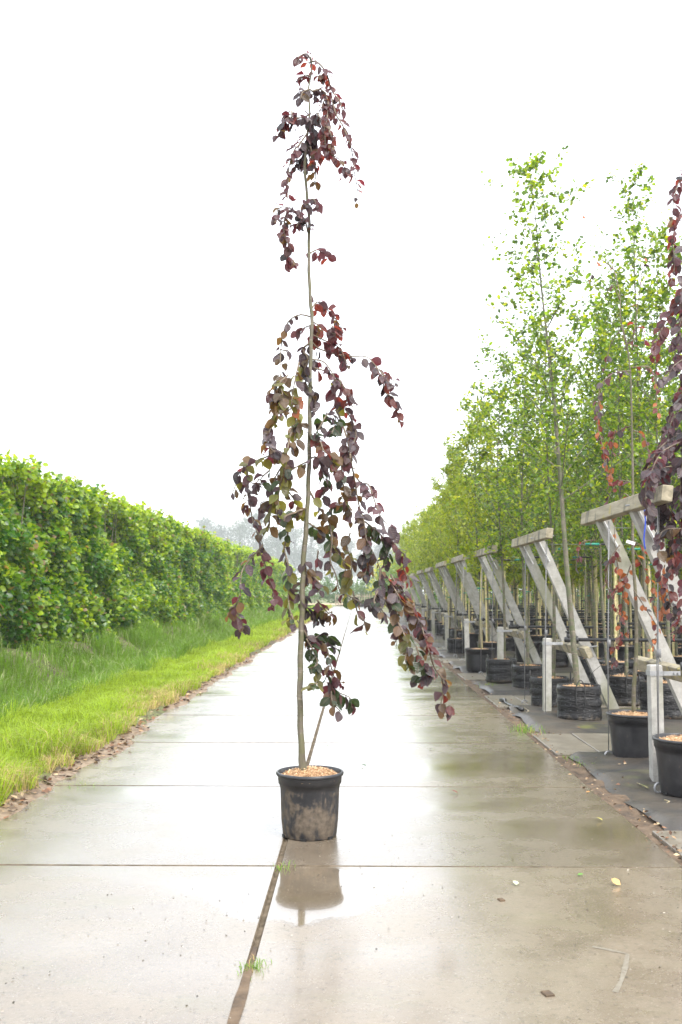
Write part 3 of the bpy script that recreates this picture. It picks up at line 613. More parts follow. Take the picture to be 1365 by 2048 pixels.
ST2 = [([(360,0),(345,130),(330,200),(340,260),(290,250)],16,'bo'),([(440,100),(440,200),(440,300),(430,400)],16,'oxb'),([(515,275),(470,268),(420,310),(395,420),(375,520),(350,650),(350,740)],26,'bog'),([(340,250),(300,300),(290,380),(330,420)],18,'mb'),([(512,470),(450,500),(400,540),(380,600)],12,'ob'),
 ([(395,420),(300,440),(240,465),(170,490),(140,540),(110,610),(90,660)],20,'bmo'),([(170,495),(190,580),(250,600)],9,'mo'),([(300,520),(250,570),(270,610)],6,'mg'),([(170,590),(190,700),(210,800),(240,870),(262,930),(240,960)],19,'pmb'),([(400,450),(330,560),(310,680),(250,700),(260,790)],18,'mb'),([(310,680),(300,780),(290,860)],9,'mob'),
 ([(262,930),(190,1010),(150,1070),(140,1150),(140,1200)],7,'m'),([(140,1200),(110,1260),(80,1280),(130,1330),(150,1400),(180,1390)],16,'pbd'),([(240,960),(270,1020),(300,1120),(320,1200),(315,1270)],15,'pk'),([(500,725),(440,750),(380,780),(400,850),(380,950),(400,1030),(400,1150),(410,1280),(445,1380)],30,'omg'),
 ([(390,620),(440,690),(480,770)],12,'ob'),([(350,660),(340,760),(400,790)],12,'omg'),([(515,460),(560,450),(590,540),(600,630),(570,680)],20,'mkg'),([(520,380),(570,290),(620,210),(660,240),(640,320)],24,'mmg'),([(520,385),(570,360),(600,420),(660,450),(640,520)],18,'bro'),
 ([(650,0),(660,180)],6,'ro'),([(700,60),(720,130),(700,200)],9,'mr'),([(660,190),(690,250),(730,380),(745,480),(762,560),(785,700),(815,800),(830,900),(880,1000),(910,1080)],34,'pmb'),([(720,200),(755,260),(770,340),(730,410),(720,480)],22,'pkm'),([(762,545),(800,590),(840,600),(870,680),(900,760),(950,830),(985,900)],18,'pkm'),
 ([(690,480),(700,600),(710,700),(650,720),(630,800),(640,880)],28,'kgb'),([(690,700),(740,740),(720,800)],10,'kb'),([(515,810),(560,840),(610,880),(650,950),(700,1010),(720,1100)],22,'gbo'),([(500,600),(560,710),(620,800),(640,900),(630,1010),(660,1090),(680,1170),(720,1200),(800,1240)],26,'bgo'),
 ([(740,860),(720,940),(745,1010),(745,1100),(730,1170)],14,'boo'),([(810,860),(820,960),(830,1060),(800,1110)],18,'gdb'),([(820,800),(870,840),(920,890),(940,980),(920,1040)],22,'mgd'),([(950,870),(1000,950),(1040,990),(1030,1060),(1060,1110),(1030,1130)],14,'mr'),
 ([(905,1060),(900,1150),(930,1230),(980,1260),(1000,1340),(1010,1400),(985,1460)],30,'mbg'),([(960,1090),(1010,1170),(1070,1260),(1120,1350),(1150,1440),(1175,1520)],42,'rbm'),([(940,1100),(1000,1200),(1050,1280),(1090,1330)],24,'mbr'),([(1000,1350),(1050,1460),(1040,1560),(1070,1600)],18,'gob'),
 ([(1100,1480),(1130,1570),(1170,1620),(1110,1660),(1140,1690)],20,'gmr'),([(1175,1520),(1200,1600),(1240,1660),(1245,1740),(1235,1820),(1300,1800),(1290,1860)],18,'mrb'),([(890,1180),(870,1240),(920,1290)],11,'gd'),([(755,1180),(780,1300),(820,1350),(780,1390)],7,'kbo'),([(540,1100),(580,1150),(560,1190)],7,'mo'),
 ([(480,1000),(500,1080),(470,1170),(440,1230)],15,'mb'),([(475,1190),(500,1270),(560,1280),(575,1340)],26,'md'),([(560,1230),(620,1300),(640,1290),(620,1350)],10,'pob'),([(450,1340),(490,1400),(520,1450),(580,1420),(640,1440),(665,1500)],28,'dmg'),([(430,1350),(420,1300),(410,1350)],3,'o'),
 ([(500,1440),(540,1510),(560,1580),(510,1600)],13,'gg'),([(560,1450),(610,1490),(630,1570),(650,1640),(690,1700)],18,'bpg'),([(560,1590),(560,1680),(515,1690)],9,'go'),([(600,1600),(640,1700),(690,1740),(735,1760),(750,1820)],18,'pkg'),([(640,1700),(640,1780),(690,1840)],7,'bg'),([(565,960),(550,1080),(555,1140)],4,'m')]
CODE = {'p': 'purple', 'm': 'mauve', 'd': 'dark', 'r': 'red', 'b': 'brown', 'o': 'olive', 'g': 'green', 'x': 'orange', 'k': 'pink'}
def strand(mbs, L, pts3, n, code, size, rnd, r0=.003, droop=.55, spread=1.0, centre=Vector((0,0,0))):
    sm = catmull(pts3, .02); k = len(sm)
    if k < 2: return
    mbs.tube(sm, [r0*(1-.65*i_/k) for i_ in range(k)], 5)
    for j in range(n):
        t = min(.999, (j+rnd.uniform(.1, .9))/n*.93+.07) if n > 3 else rnd.uniform(.4, 1); q = sm[int(t*(k-1))]; tg = (sm[min(k-1, int(t*(k-1))+1)]-sm[max(0, int(t*(k-1))-1)])
        tg = tg.normalized() if tg.length > 0 else Vector((0,0,-1))
        side = Vector((rnd.gauss(0, 1), rnd.gauss(0, 1), rnd.gauss(0, .45))); side = (side-tg*side.dot(tg)).normalized()
        ax = (tg*.45+side*rnd.uniform(.4, 1.1)*spread+Vector((0, 0, -droop))).normalized()
        outw = Vector((q.x-centre.x, q.y-centre.y, 0)); outw = outw.normalized() if outw.length > .01 else Vector((0, -1, 0))
        nm = side*.25+outw*.35+Vector((0, 0, .55))+Vector((rnd.gauss(0, .5), rnd.gauss(0, .5), rnd.gauss(0, .3)))+(Vector((0, -.45, 0)) if q.y < centre.y+.1 else Vector((0, .2, 0)))
        st = q+ax*rnd.uniform(.004, .014); sz = size*rnd.uniform(.62, 1.15)*(.6 if t > .93 and n > 8 else 1)
        cd = CODE[rnd.choice(code)] if rnd.random() < .82 else rnd.choice(['purple', 'brown', 'mauve', 'dark'])
        L.append((st, ax, nm, sz, cd)); mbs.tube([q, st+ax*.003], .0016, 3, False)
rn = random.Random(5); L = []
for conv, ST in ((z1, ST1), (z2, ST2)):
    for pts, n, code in ST:
        e = rn.uniform(-.16, .16); pp = []; ln = len(pts)
        start_on_trunk = abs(conv(*pts[0])[0]-float(np.interp(conv(*pts[0])[1], [p[1] for p in trunk_px], [p[0] for p in trunk_px]))) < 8
        for i_, q in enumerate(pts):
            px, py = conv(*q); pp.append(tw(px, py, e*(i_/(ln-1))*(1 if start_on_trunk else .6)))
        thick = len(pts) >= 7 and n > 22
        sm_b = MB(); py = conv(*pts[0])[1]
        strand(sm_b, L, pp, int(n*(1.5 if py < 640 else 1.2)+.5), code, .060 if py < 640 else .074, rn, .0075 if thick else .0056)
        link('branch', sm_b.mesh('branch', M['twig'], True), root)
place_beech_leaves(root, L, 295)

# ------------------------------------------------------------------ weeping beeches at the right edge
def edge_beech(px, py, Y, label, trunk, strands, size, seed, tr_r=.02, seedpot=3, dens=1.0):
    b = P(px, py, Y); rt = thing('weeping_beech', (b.x, Y, 0.0), label, 'tree', 'potted weeping beeches'); plastic_pot(rt, .228, .385, 'pot_clean', 1800, seedpot, .182)
    rr = random.Random(seed); t3 = catmull([P(x, y, Y)-rt.location for x, y in trunk], .06); m = MB(); k = len(t3)
    m.tube(t3, [tr_r*(1-.72*(k-i_)/k) for i_ in range(k)], 9); link('trunk', m.mesh('trunk', M['bark'], True), rt); LL = []
    for si, (pts, n, code) in enumerate(strands):
        e = rr.uniform(-.35, .35); mm = MB(); pp = [P(x, y, Y+e*min(1, .25+i_/2)+.03*rr.uniform(-1, 1))-rt.location for i_, (x, y) in enumerate(pts)]
        strand(mm, LL, pp, int(n*dens), code, size, rr, .0055); link('branch', mm.mesh('branch', M['twig'], True), rt)
    place_beech_leaves(rt, LL, 250); return rt
w2 = [([(1398,335),(1365,355),(1350,390),(1345,440)],14,'rp'),([(1400,400),(1362,430),(1345,480),(1350,530),(1340,570)],24,'rpm'),([(1400,450),(1375,480),(1365,560),(1362,620)],20,'pm'),([(1400,560),(1362,590),(1340,630),(1318,670),(1303,715)],26,'pr'),([(1400,580),(1370,620),(1352,690),(1350,750)],26,'pm'),
 ([(1402,640),(1375,680),(1368,760),(1365,840)],26,'pmd'),([(1400,700),(1350,730),(1330,760),(1300,740)],10,'pm'),([(1400,760),(1360,790),(1335,850),(1318,900),(1312,950)],26,'pd'),([(1400,790),(1350,830),(1335,900),(1330,980),(1345,1040)],34,'dmp'),([(1402,830),(1372,880),(1362,960),(1360,1040)],34,'md'),
 ([(1400,850),(1340,880),(1310,910),(1292,960),(1298,1010),(1303,1050)],34,'pmd'),([(1400,900),(1345,930),(1322,980),(1318,1050),(1325,1075)],36,'md'),([(1400,900),(1380,980),(1375,1060),(1380,1100)],26,'mm'),([(1402,960),(1350,990),(1335,1040),(1350,1090),(1345,1140)],28,'mdp'),
 ([(1400,1000),(1362,1050),(1350,1120),(1335,1150),(1340,1200),(1352,1250)],34,'dpr'),([(1400,1080),(1372,1140),(1368,1220),(1350,1270)],24,'pr'),([(1330,1130),(1322,1180),(1330,1230)],8,'xx'),([(1398,870),(1330,900),(1305,940),(1300,980)],22,'mp'),([(1398,930),(1310,940),(1292,990),(1300,1030)],18,'mpd'),
 ([(1398,1060),(1330,1060),(1318,1100),(1325,1170)],14,'pmd')]
edge_beech(1376, 1575, 7.12, 'dense dark purple weeping beech in a black pot at the right edge of the photo', [(1402,300),(1404,600),(1400,900),(1392,1200),(1386,1400),(1385,1480)], w2, .084, 3, .024, 3, 1.45)
w1 = [([(1262,742),(1232,745),(1206,765),(1196,800),(1200,840)],18,'pm'),([(1200,790),(1196,850),(1205,890),(1212,940)],18,'pxr'),([(1262,852),(1238,862),(1215,890),(1213,930),(1218,975)],18,'xrp'),([(1232,860),(1225,900),(1222,960)],8,'xr'),([(1264,735),(1300,735),(1312,770),(1315,830)],10,'rx'),
 ([(1266,860),(1290,875),(1298,925),(1292,960)],10,'xr'),([(1264,700),(1275,620),(1285,540),(1288,500)],6,'xr'),([(1255,700),(1242,640),(1240,590),(1228,540),(1212,500),(1196,478),(1180,455),(1166,425)],2,'x'),([(1228,540),(1200,520),(1180,560)],3,'x'),([(1240,600),(1225,570),(1210,600)],2,'xp'),([(1248,650),(1222,690),(1210,740)],3,'px'),([(1250,700),(1280,650),(1290,690)],5,'rp'),
 ([(1264,965),(1240,962),(1222,985),(1215,1010)],7,'pr'),([(1264,1000),(1245,990),(1230,1060),(1234,1120)],5,'rx'),([(1240,1090),(1220,1120),(1214,1160),(1225,1200)],16,'pr'),([(1234,1120),(1240,1160),(1228,1200),(1240,1240),(1234,1290)],24,'xrr'),([(1262,1130),(1250,1170),(1245,1230),(1262,1270)],18,'xxr'),([(1268,1100),(1290,1140),(1310,1180),(1300,1230)],12,'xr'),([(1268,1180),(1300,1230),(1316,1260),(1300,1300)],14,'xx'),
 ([(1190,1080),(1165,1085),(1157,1110),(1152,1135)],8,'pr'),([(1240,1270),(1232,1290),(1228,1330)],8,'rx'),([(1264,1080),(1280,1090),(1290,1110)],5,'rp')]
edge_beech(1271, 1515, 8.55, 'sparse weeping beech with orange withered leaves in a black pot, behind the nearest concrete post', [(1245,650),(1256,700),(1262,760),(1264,850),(1266,960),(1266,1100),(1272,1200),(1273,1300),(1268,1380),(1268,1428)], w1, .062, 4, .019, 6)

# ------------------------------------------------------------------ nursery trees on the right
def crown_mesh(name, seed, h, zb, wd, n, kind, tints, size):
    """trunk+limbs mesh and foliage mesh"""
    g = random.Random(seed); tb = MB(); k = 14; tp = [Vector((.03*math.sin(i_*.6+seed), .03*math.cos(i_*.45+seed)-.03, h*i_/k)) for i_ in range(k+1)]
    tb.tube(tp, [.026*(1-.93*(i_/k)) for i_ in range(k+1)], 7); att = []
    nb = 34
    for b in range(nb):
        t = (b+.5)/nb; z0 = zb+(h-zb)*t*.97; f = z0/h*k; q = tp[int(f)].lerp(tp[min(k, int(f)+1)], f-int(f)); a = b*2.4+g.uniform(-.4, .4)
        ln = wd*(1.05-.80*t**1.0)*g.uniform(.35, 1.3)*(.6+min(1, t*5)*.4); d = Vector((math.cos(a), math.sin(a), g.uniform(.75, 1.5)))*ln; c = [q, q+d*.35+Vector((0, 0, -.04*ln)), q+d*.7, q+d*1.0+Vector((0, 0, .10*ln))]
        sm = catmull(c, .08); tb.tube(sm, [.008*(1-t*.5)*(1-.8*i_/len(sm)) for i_ in range(len(sm))], 4, False)
        for i_, p in enumerate(sm[1:]): att.append((p, (i_+1)/len(sm), d.normalized()))
        for s in range(5):
            p0 = sm[g.randrange(1, len(sm))]; dd = Vector((g.gauss(0, 1), g.gauss(0, 1), g.uniform(0, 1.2))).normalized()*ln*g.uniform(.18, .45); ss = [p0, p0+dd*.5, p0+dd]; tb.tube(ss, .003, 3, False)
            for u in range(1, 7): att.append((p0+dd*u/6, u/6, dd.normalized()))
    ap = np.array([a[0] for a in att]); ad = np.array([a[2] for a in att]); gg = np.random.default_rng(seed); idx = gg.integers(0, len(ap), n)
    pos = ap[idx]+gg.normal(0, .045, (n, 3)); ax = ad[idx]*.5+gg.normal(0, .6, (n, 3))+np.array([0, 0, -.25 if kind != 'narrow' else -.5]); nm = gg.normal(0, .55, (n, 3))+np.array([0, 0, .9])
    c = np.array(tints)[gg.integers(0, len(tints), n)]*gg.uniform(.75, 1.25, (n, 1)); young = gg.uniform(0, 1, n) < .18; c[young] *= np.array([1.7, 1.5, 1.0])
    gl = c*np.array([3.0, 2.7, .9]); 
    return tb.mesh('trunk', M['dark_bark'], True), leaf_mesh('crown', kind, pos, ax, nm, gg.uniform(.6, 1.3, n)*size, c, np.clip(gl, 0, .9), M['green']), (pos, ax, nm, c, gl)
GR = [(.042,.085,.018), (.10,.165,.02), (.065,.125,.022), (.16,.215,.025)]; YG = [(.16,.21,.025), (.13,.19,.022), (.20,.235,.03), (.10,.16,.025)]
VAR = [crown_mesh('a', 101, 5.5, 1.75, .95, 3200, 'round', GR, 0.053), crown_mesh('b', 102, 5.2, 1.7, .85, 3000, 'round', GR, 0.051), crown_mesh('c', 103, 5.6, 1.9, .9, 2900, 'round', GR, 0.055),
       crown_mesh('d', 104, 4.7, 1.5, .85, 4500, 'narrow', YG, .10), crown_mesh('e', 105, 4.4, 1.6, .9, 4600, 'narrow', YG, .11), crown_mesh('f', 106, 4.6, 1.45, .8, 4200, 'round', YG, .06)]
def cane_mesh(h, seed):
    m = MB(); g = random.Random(seed); m.tube([(.06+.01*math.sin(i_+seed), -.05, h*i_/6) for i_ in range(7)], .022, 6); return m.mesh('cane', M['cane'], True)
CANES = [cane_mesh(2.25, 1), cane_mesh(2.05, 2), cane_mesh(2.4, 3)]
tm = MB(); tm.tube([(.06*math.cos(a)*.9+.03, .05*math.sin(a)-.02, 0) for a in np.linspace(0, 6.28, 9)], .012, 5); TIE = [tm.mesh('tie', M['green_tie'], True), tm.mesh('tie', M['pipe'], True)]
# front, traced trunk: the tall alder-like tree
def hero_tree(Y, trunk, label, top_seed, n, r0, wd, leafs, cut_z, bagr=.24, bagh=.37, var=0):
    bx = P(trunk[-1][0], trunk[-1][1], Y); rt = thing('nursery_tree', (bx.x, Y, 0), label, 'tree', 'container grown green trees'); bag_pot(rt, var, bagr, bagh)
    tp = catmull([P(x, y, Y)-rt.location for x, y in reversed(trunk)], .1); hgt = tp[-1].z; m = MB(); k = len(tp); m.tube(tp, [max(.0035, r0*(1-p.z/hgt)**.85+.002) for p in tp], 9)
    g = random.Random(top_seed); att = []; lb = []
    up = [p for p in tp if p.z > cut_z]; nb = 46
    for b in range(nb):
        t = (b+.5)/nb; q = up[min(len(up)-1, int(t*len(up)))]; a = b*2.4+g.uniform(-.4, .4); ln = wd*(1.04-.84*t)*g.uniform(.45, 1.25); d = Vector((math.cos(a), math.sin(a), g.uniform(.7, 1.3)))*ln
        sm = catmull([q, q+d*.35, q+d*.7+Vector((0, 0, -.02)), q+d+Vector((0, 0, .1*ln))], .06); m.tube(sm, [.009*(1-.6*t)*(1-.8*i_/len(sm)) for i_ in range(len(sm))], 4, False)
        for i_, p in enumerate(sm[2:]): att.append((p, d.normalized()))
        for s in range(6):
            p0 = sm[g.randrange(1, len(sm))]; dd = Vector((g.gauss(0, 1), g.gauss(0, 1), g.uniform(0, 1.2))).normalized()*ln*g.uniform(.15, .4); m.tube([p0, p0+dd], .0028, 3, False)
            for u in range(1, 7): att.append((p0+dd*u/6, dd.normalized()))
    for p in up[-8:]: att += [(p, Vector((0, 0, 1)))]*3
    link('trunk', m.mesh('trunk', M['dark_bark'], True), rt); gg = np.random.default_rng(top_seed)
    ap = np.array([a[0] for a in att]); ad = np.array([a[1] for a in att]); idx = gg.integers(0, len(ap), n); pos = ap[idx]+gg.normal(0, .03, (n, 3)); ax = ad[idx]*.5+gg.normal(0, .6, (n, 3))+np.array([0, 0, -.2]); nm = gg.normal(0, .55, (n, 3))+np.array([0, 0, .9])
    c = np.array(GR)[gg.integers(0, 4, n)]*gg.uniform(.8, 1.3, (n, 1)); yo = gg.uniform(0, 1, n) < .25; c[yo] *= np.array([1.7, 1.5, 1]); sz = gg.uniform(.6, 1.25, n)*leafs
    vis = np.argsort(-sz)[:leafs and 280]; mask = np.zeros(n, bool); mask[vis] = True
    link('leaves', leaf_mesh('leaves', 'round', pos[~mask], ax[~mask], nm[~mask], sz[~mask], c[~mask], np.clip(c[~mask]*[3, 2.7, .9], 0, .9), M['green']), rt, kind='stuff')
    prot = [leaf_mesh('leaf', 'round', np.zeros((1, 3)), np.array([[0, 1., 0]]), np.array([[0, 0, 1.]]), np.ones(1), np.array([GR[q % 4]])*kk, np.array([GR[q % 4]])*kk*[[3, 2.7, 1.3]], M['green']) for q, kk in enumerate((1, 1.15, .9, 1.6, 1.3, 1.8))]
    s_, a_, n_ = frames(ax, nm)
    for q in np.nonzero(mask)[0]:
        o = link('leaf', prot[q % 6], rt); o.matrix_local = Matrix.Translation(Vector(pos[q])) @ Matrix((Vector(s_[q]), Vector(a_[q]), Vector(n_[q]))).transposed().to_4x4() @ Matrix.Scale(float(sz[q]), 4)
    return rt
hero_tree(11.1, [(1060,345),(1072,440),(1082,560),(1095,680),(1108,800),(1120,940),(1130,1080),(1138,1180),(1148,1290),(1158,1400)], 'tall green tree with a leafy spire, in the black bag with two handles', 71, 3300, .034, 1.15, .054, 2.3, .235, .38, 0)
hero_tree(12.9, [(1265,365),(1268,480),(1272,620),(1278,800),(1284,980),(1290,1180),(1296,1330)], 'tall green tree with a pointed leafy top behind the sparse weeping beech', 72, 2900, .03, 1.0, .054, 2.5, .26, .40, 1)
def potted(name, x, y, var, potk, label, sc=1.0, caneh=0, rz=0, bark=None, rsc=1.0, grp='container trees in the nursery rows'):
    rt = thing(name, (x, y, 0), label, 'tree', grp, rz)
    if potk == 'bag': bag_pot(rt, int(x*7+y) % 3)
    elif potk == 'bagbig': bag_pot(rt, 1, .26, .40)
    else: plastic_pot(rt, .27, .40, 'pot_clean', 500, 4, .235)
    t, c, _ = VAR[var]; a = link('trunk', t, rt); a.scale = (1, 1, sc); b = link('crown', c, rt); b.scale = (1, 1, sc)
    if caneh:
        link('cane', CANES[caneh-1], rt); e = link('tie', TIE[random.random() < .35], rt, (0, 0, random.uniform(1.75, 2.05))); e = link('tie', TIE[random.random() < .5], rt, (0, 0, random.uniform(1.2, 1.5))) if random.random() < .5 else None
    return rt
# visible front-row containers traced from the photo
fr = [(1102, 1405, 12.35, 1, 'bag', 'green tree in the black bag just behind the second short concrete post', .93), (1058, 1375, 14.4, 0, 'bag', 'green tree in the black bag left of the second leaning frame foot', .93),
      (1003, 1357, 15.7, 2, 'bag', 'green tree in the black bag behind the third short concrete post', .92), (960, 1335, 17.9, 5, 'pot', 'green tree with a pale yellow stem in the large smooth black pot by the road', 1.02), (916, 1307, 22.5, 3, 'bag', 'thin stemmed tree in the crumpled black bag beside the road', 1.0),
      (1250, 1400, 12.62, 0, 'bag', 'green tree in the black bag right of the second frame foot', 1.0), (1330, 1432, 11.3, 2, 'bagbig', 'green tree in the wide studded bag behind the nearest leaning posts', .98), (1215, 1370, 14.5, 1, 'bag', 'green tree in the bag between the orange leaves and the second frame', 1.03)]
for px, py, Y, v_, k_, lab, sc in fr: potted('nursery_tree', P(px, py, Y).x, Y, v_, k_, lab, sc, 2 if k_ == 'pot' else 0, random.uniform(0, 6), grp='container grown green trees')
rows = [14.6, 15.9, 18.9, 20.2, 23.2, 24.5, 27.5, 28.9, 32, 33.4, 36.5, 38, 41, 42.6, 46, 50, 54, 58]
for ri, Y in enumerate(rows):
    x = 3.7 if ri < 3 else 2.75; k = 0
    if ri in (4,): x = 3.4
    while x < .345*Y+1.6 and k < 20:
        far = Y > 22; v_ = random.choice([3, 4, 5, 3]) if far else random.choice([0, 1, 2, 5])
        side = 'near' if ri % 2 == 0 else 'far'
        lab = f"slim {'yellow green' if v_ > 2 else 'mid green'} nursery tree, {ORD[k]} from the road in the {ORD[ri]} row back"
        potted('nursery_tree', x+random.uniform(-.08, .08), Y+random.uniform(-.1, .1), v_, 'bag' if random.random() < .35 else 'pot', lab, random.uniform(.92, 1.08) if far else random.uniform(.88, 1.02), random.choice([1, 2, 3]), random.uniform(0, 6.28))
        x += random.uniform(.50, .72) if Y < 25 else random.uniform(.7, .95) if Y < 40 else random.uniform(1.0, 1.4); k += 1

# ------------------------------------------------------------------ leaning frames, posts, pipes
FX, FOOT = 2.2, 3.08
def frame_proto():
    rt = thing('support_frame', (0, 0, 0), '', 'support frame', 'leaning concrete frames along the road'); Zt = 2.06
    for y in (0, 1.1):
        m = MB(); m.beam((FOOT-.0, y, -.05), (FX-.02, y, Zt), .115, .10, Vector((0, 1, 0)), .012); link('leaning_post', m.mesh('leaning_post', M['post']), rt)
        p = MB(); p.beam((FX-.045, y-.076, Zt-.0), (FX+.10, y-.076, Zt-.28), .006, .07, Vector((0, 1, 0)), 0); link('bracket', p.mesh('bracket', mat_white_metal), rt)
    m = MB(); m.box((FX-.05, .36, Zt+.015), (.075, 2.5, .115), Matrix.Rotation(.12, 3, 'Y'), .006); link('top_beam', m.mesh('top_beam', M['wood']), rt)
    m = MB(); m.box((2.68, .72, .72), (.065, 2.2, .13), Matrix.Rotation(-.42, 3, 'Y'), .005); link('cross_beam', m.mesh('cross_beam', M['wood']), rt)
    bo = MB(); bo.tube([(2.60, -.07, .74), (2.85, -.07, .78)], .009, 6); bo.tube([(FX-.12, -.07, Zt), (FX+.16, -.07, Zt+.03)], .007, 6); link('bolt', bo.mesh('bolt', M['steel'], True), rt)
    for y in (-.62, .78):
        c = MB(); c.tube([(FX-.04, y, Zt-.06), (FX-.08, y, .045)], .0045, 5); c.tube([(FX-.025, y+.01, Zt-.06), (FX-.07, y+.01, .9), (FX-.08, y, .05)], .003, 5); c.tube([(FX-.055, y, .93), (FX-.055, y, .99)], .014, 6); link('cable', c.mesh('cable', M['cable'], True), rt)
        r_ = MB(); r_.tube([(FX-.08+.034*math.cos(a), y+.012*math.cos(a), .022+.034*math.sin(a)) for a in np.linspace(0, 2*math.pi, 17)], .008, 6, False); link('ring', r_.mesh('ring', M['steel'], True), rt)
    return rt
mat_white_metal = mat_simple('zinc_plate', [(.65,.66,.67), (.78,.78,.78)], 9, .45, 0, metal=.2)
def post_proto():
    rt = thing('short_post', (0, 0, 0), '', 'post', 'short concrete posts along the road'); m = MB(); m.box((0, 0, .42), (.088, .10, .88), None, .008); link('post', m.mesh('post', M['post']), rt)
    b = MB()
    for s in (-1, 1): b.box((0, s*.053, .80), (.10, .006, .036)); b.box((s*.047, 0, .80), (.006, .10, .036))
    b.box((.11, -.053, .80), (.13, .006, .032)); b.tube([(.16, -.07, .80), (.16, -.03, .80)], .011, 6); b.tube([(.13, -.07, .80), (.13, -.03, .80)], .009, 6); link('metal_band', b.mesh('metal_band', M['steel']), rt)
    return rt
def pipe_proto():
    rt = thing('irrigation_pipe', (0, 0, 0), '', 'pipe', 'black irrigation pipes along the rows'); m = MB(); m.tube([(.0, 0, .0), (3, .02, -.015), (6, 0, .01), (14, .02, -.01)], .021, 8); link('pipe', m.mesh('pipe', M['pipe'], True), rt)
    v = MB(); v.tube([(-.03, 0, 0), (.13, 0, 0)], .033, 10); v.tube([(.02, 0, -.01), (.02, 0, .09)], .027, 10); v.tube([(.02, 0, .085), (.02, 0, .10)], .042, 10); v.tube([(.10, 0, 0), (.125, 0, 0)], .042, 10); link('valve', v.mesh('valve', M['pipe'], True), rt)
    h = MB(); h.tube(catmull([(.4, 0, 0), (.45, -.1, -.2), (.25, -.15, -.38), (.3, -.1, -.45)], .05), .004, 4); h.tube(catmull([(1.4, 0, 0), (1.5, -.2, -.15), (1.2, -.25, -.36)], .05), .004, 4); link('drip_hose', h.mesh('drip_hose', M['pipe'], True), rt)
    return rt
fp, pp_, ip = frame_proto(), post_proto(), pipe_proto(); fy = [7.78, 12.02, 16.35, 20.7, 25.1, 29.5, 34.0, 38.5, 43.2, 48.0]
where = ['nearest, partly hidden by purple leaves', 'beside the tree in the bag with handles', 'behind the third short post', 'beyond the large smooth pot'] 
for i_, y in enumerate(fy):
    f = fp if i_ == 0 else copy_tree(fp); p = pp_ if i_ == 0 else copy_tree(pp_); q = ip if i_ == 0 else copy_tree(ip)
    f.location = (random.uniform(-.02, .02) if i_ else 0, y, random.uniform(-.02, .02)); p.location = (2.22, y-[.25, .2, .75, .5, .4, .4, .4, .4, .4, .4][i_], 0); p.rotation_euler = (random.uniform(-.015, .015), random.uniform(-.02, .02), 0); q.location = (2.48, y-.15, .84)
    f['label'] = f"leaning concrete frame with timber top beam, {ORD[i_]} from the front"
    p['label'] = f"short upright concrete post with metal band, {ORD[i_]} from the front"; q['label'] = f"black irrigation pipe with valve at the {ORD[i_]} frame from the front"
# extra pipes between the rows, straining wires with ties
for i_, y in enumerate([14.0, 17.9, 22.3, 26.4, 30.6, 35.2, 40.0]):
    q = ip.copy(); C.objects.link(q); q.location = (4.4, y, .84); m = MB(); m.tube([(0, 0, 0), (7, .02, -.02), (14, 0, 0)], .021, 8); link('pipe', m.mesh('pipe', M['pipe'], True), q); q['label'] = f"black irrigation pipe among the trunks between the {ORD[i_+1]} and {ORD[i_+2]} frames"
for i_, y in enumerate(fy):
    for j, (dy, z) in enumerate(((-.5, 1.95), (.8, 1.95))):
        t = thing('straining_wire', (0, y, 0), f"taut wire with green ties at the {'near' if j == 0 else 'far'} side of the {ORD[i_]} frame", 'wire', 'straining wires across the rows')
        m = MB(); m.tube([(FX, dy, z), (9, dy, z-.02), (18, dy, z)], .003, 4); link('wire', m.mesh('wire', M['cable']), t)
        for x in np.arange(2.75, 4+.34*y*.9, .8):
            for s in (0, 1):
                m = MB(); xx = x+random.uniform(-.2, .2); m.tube([(xx-.08, dy, z+.0), (xx+.08, dy, z+.0)], .015, 6); link('clip', m.mesh('clip', M['green_tie'] if random.random() < .6 else M['pipe'], True), t); 
                if random.random() < .5: break
# white plant labels, blue cord
for px, py, Y, rz, lab in [(1262, 1085, 8.45, .3, 'white plant label tied to the stem of the sparse weeping beech'), (1298, 1020, 7.65, -.6, 'white label hanging at the near end of the nearest top beam')]:
    m = MB(); m.box((0, 0, 0), (.075, .003, .026), Matrix.Rotation(rz, 3, 'Y')); link('plant_label', m.mesh('plant_label', M['white']), None, P(px, py, Y), label=lab, category='label')
m = MB(); m.tube(catmull([(0, 0, 0), (.01, 0, -.12), (-.005, 0, -.25), (.004, 0, -.33)], .04), .006, 5); link('blue_cord', m.mesh('blue_cord', mat_simple('blue_cord', [(.02,.05,.4), (.04,.1,.6)], 20, .6, 0), True), None, P(1288, 1012, 7.6), label='blue cord hanging from the nearest top beam beside the post', category='cord')

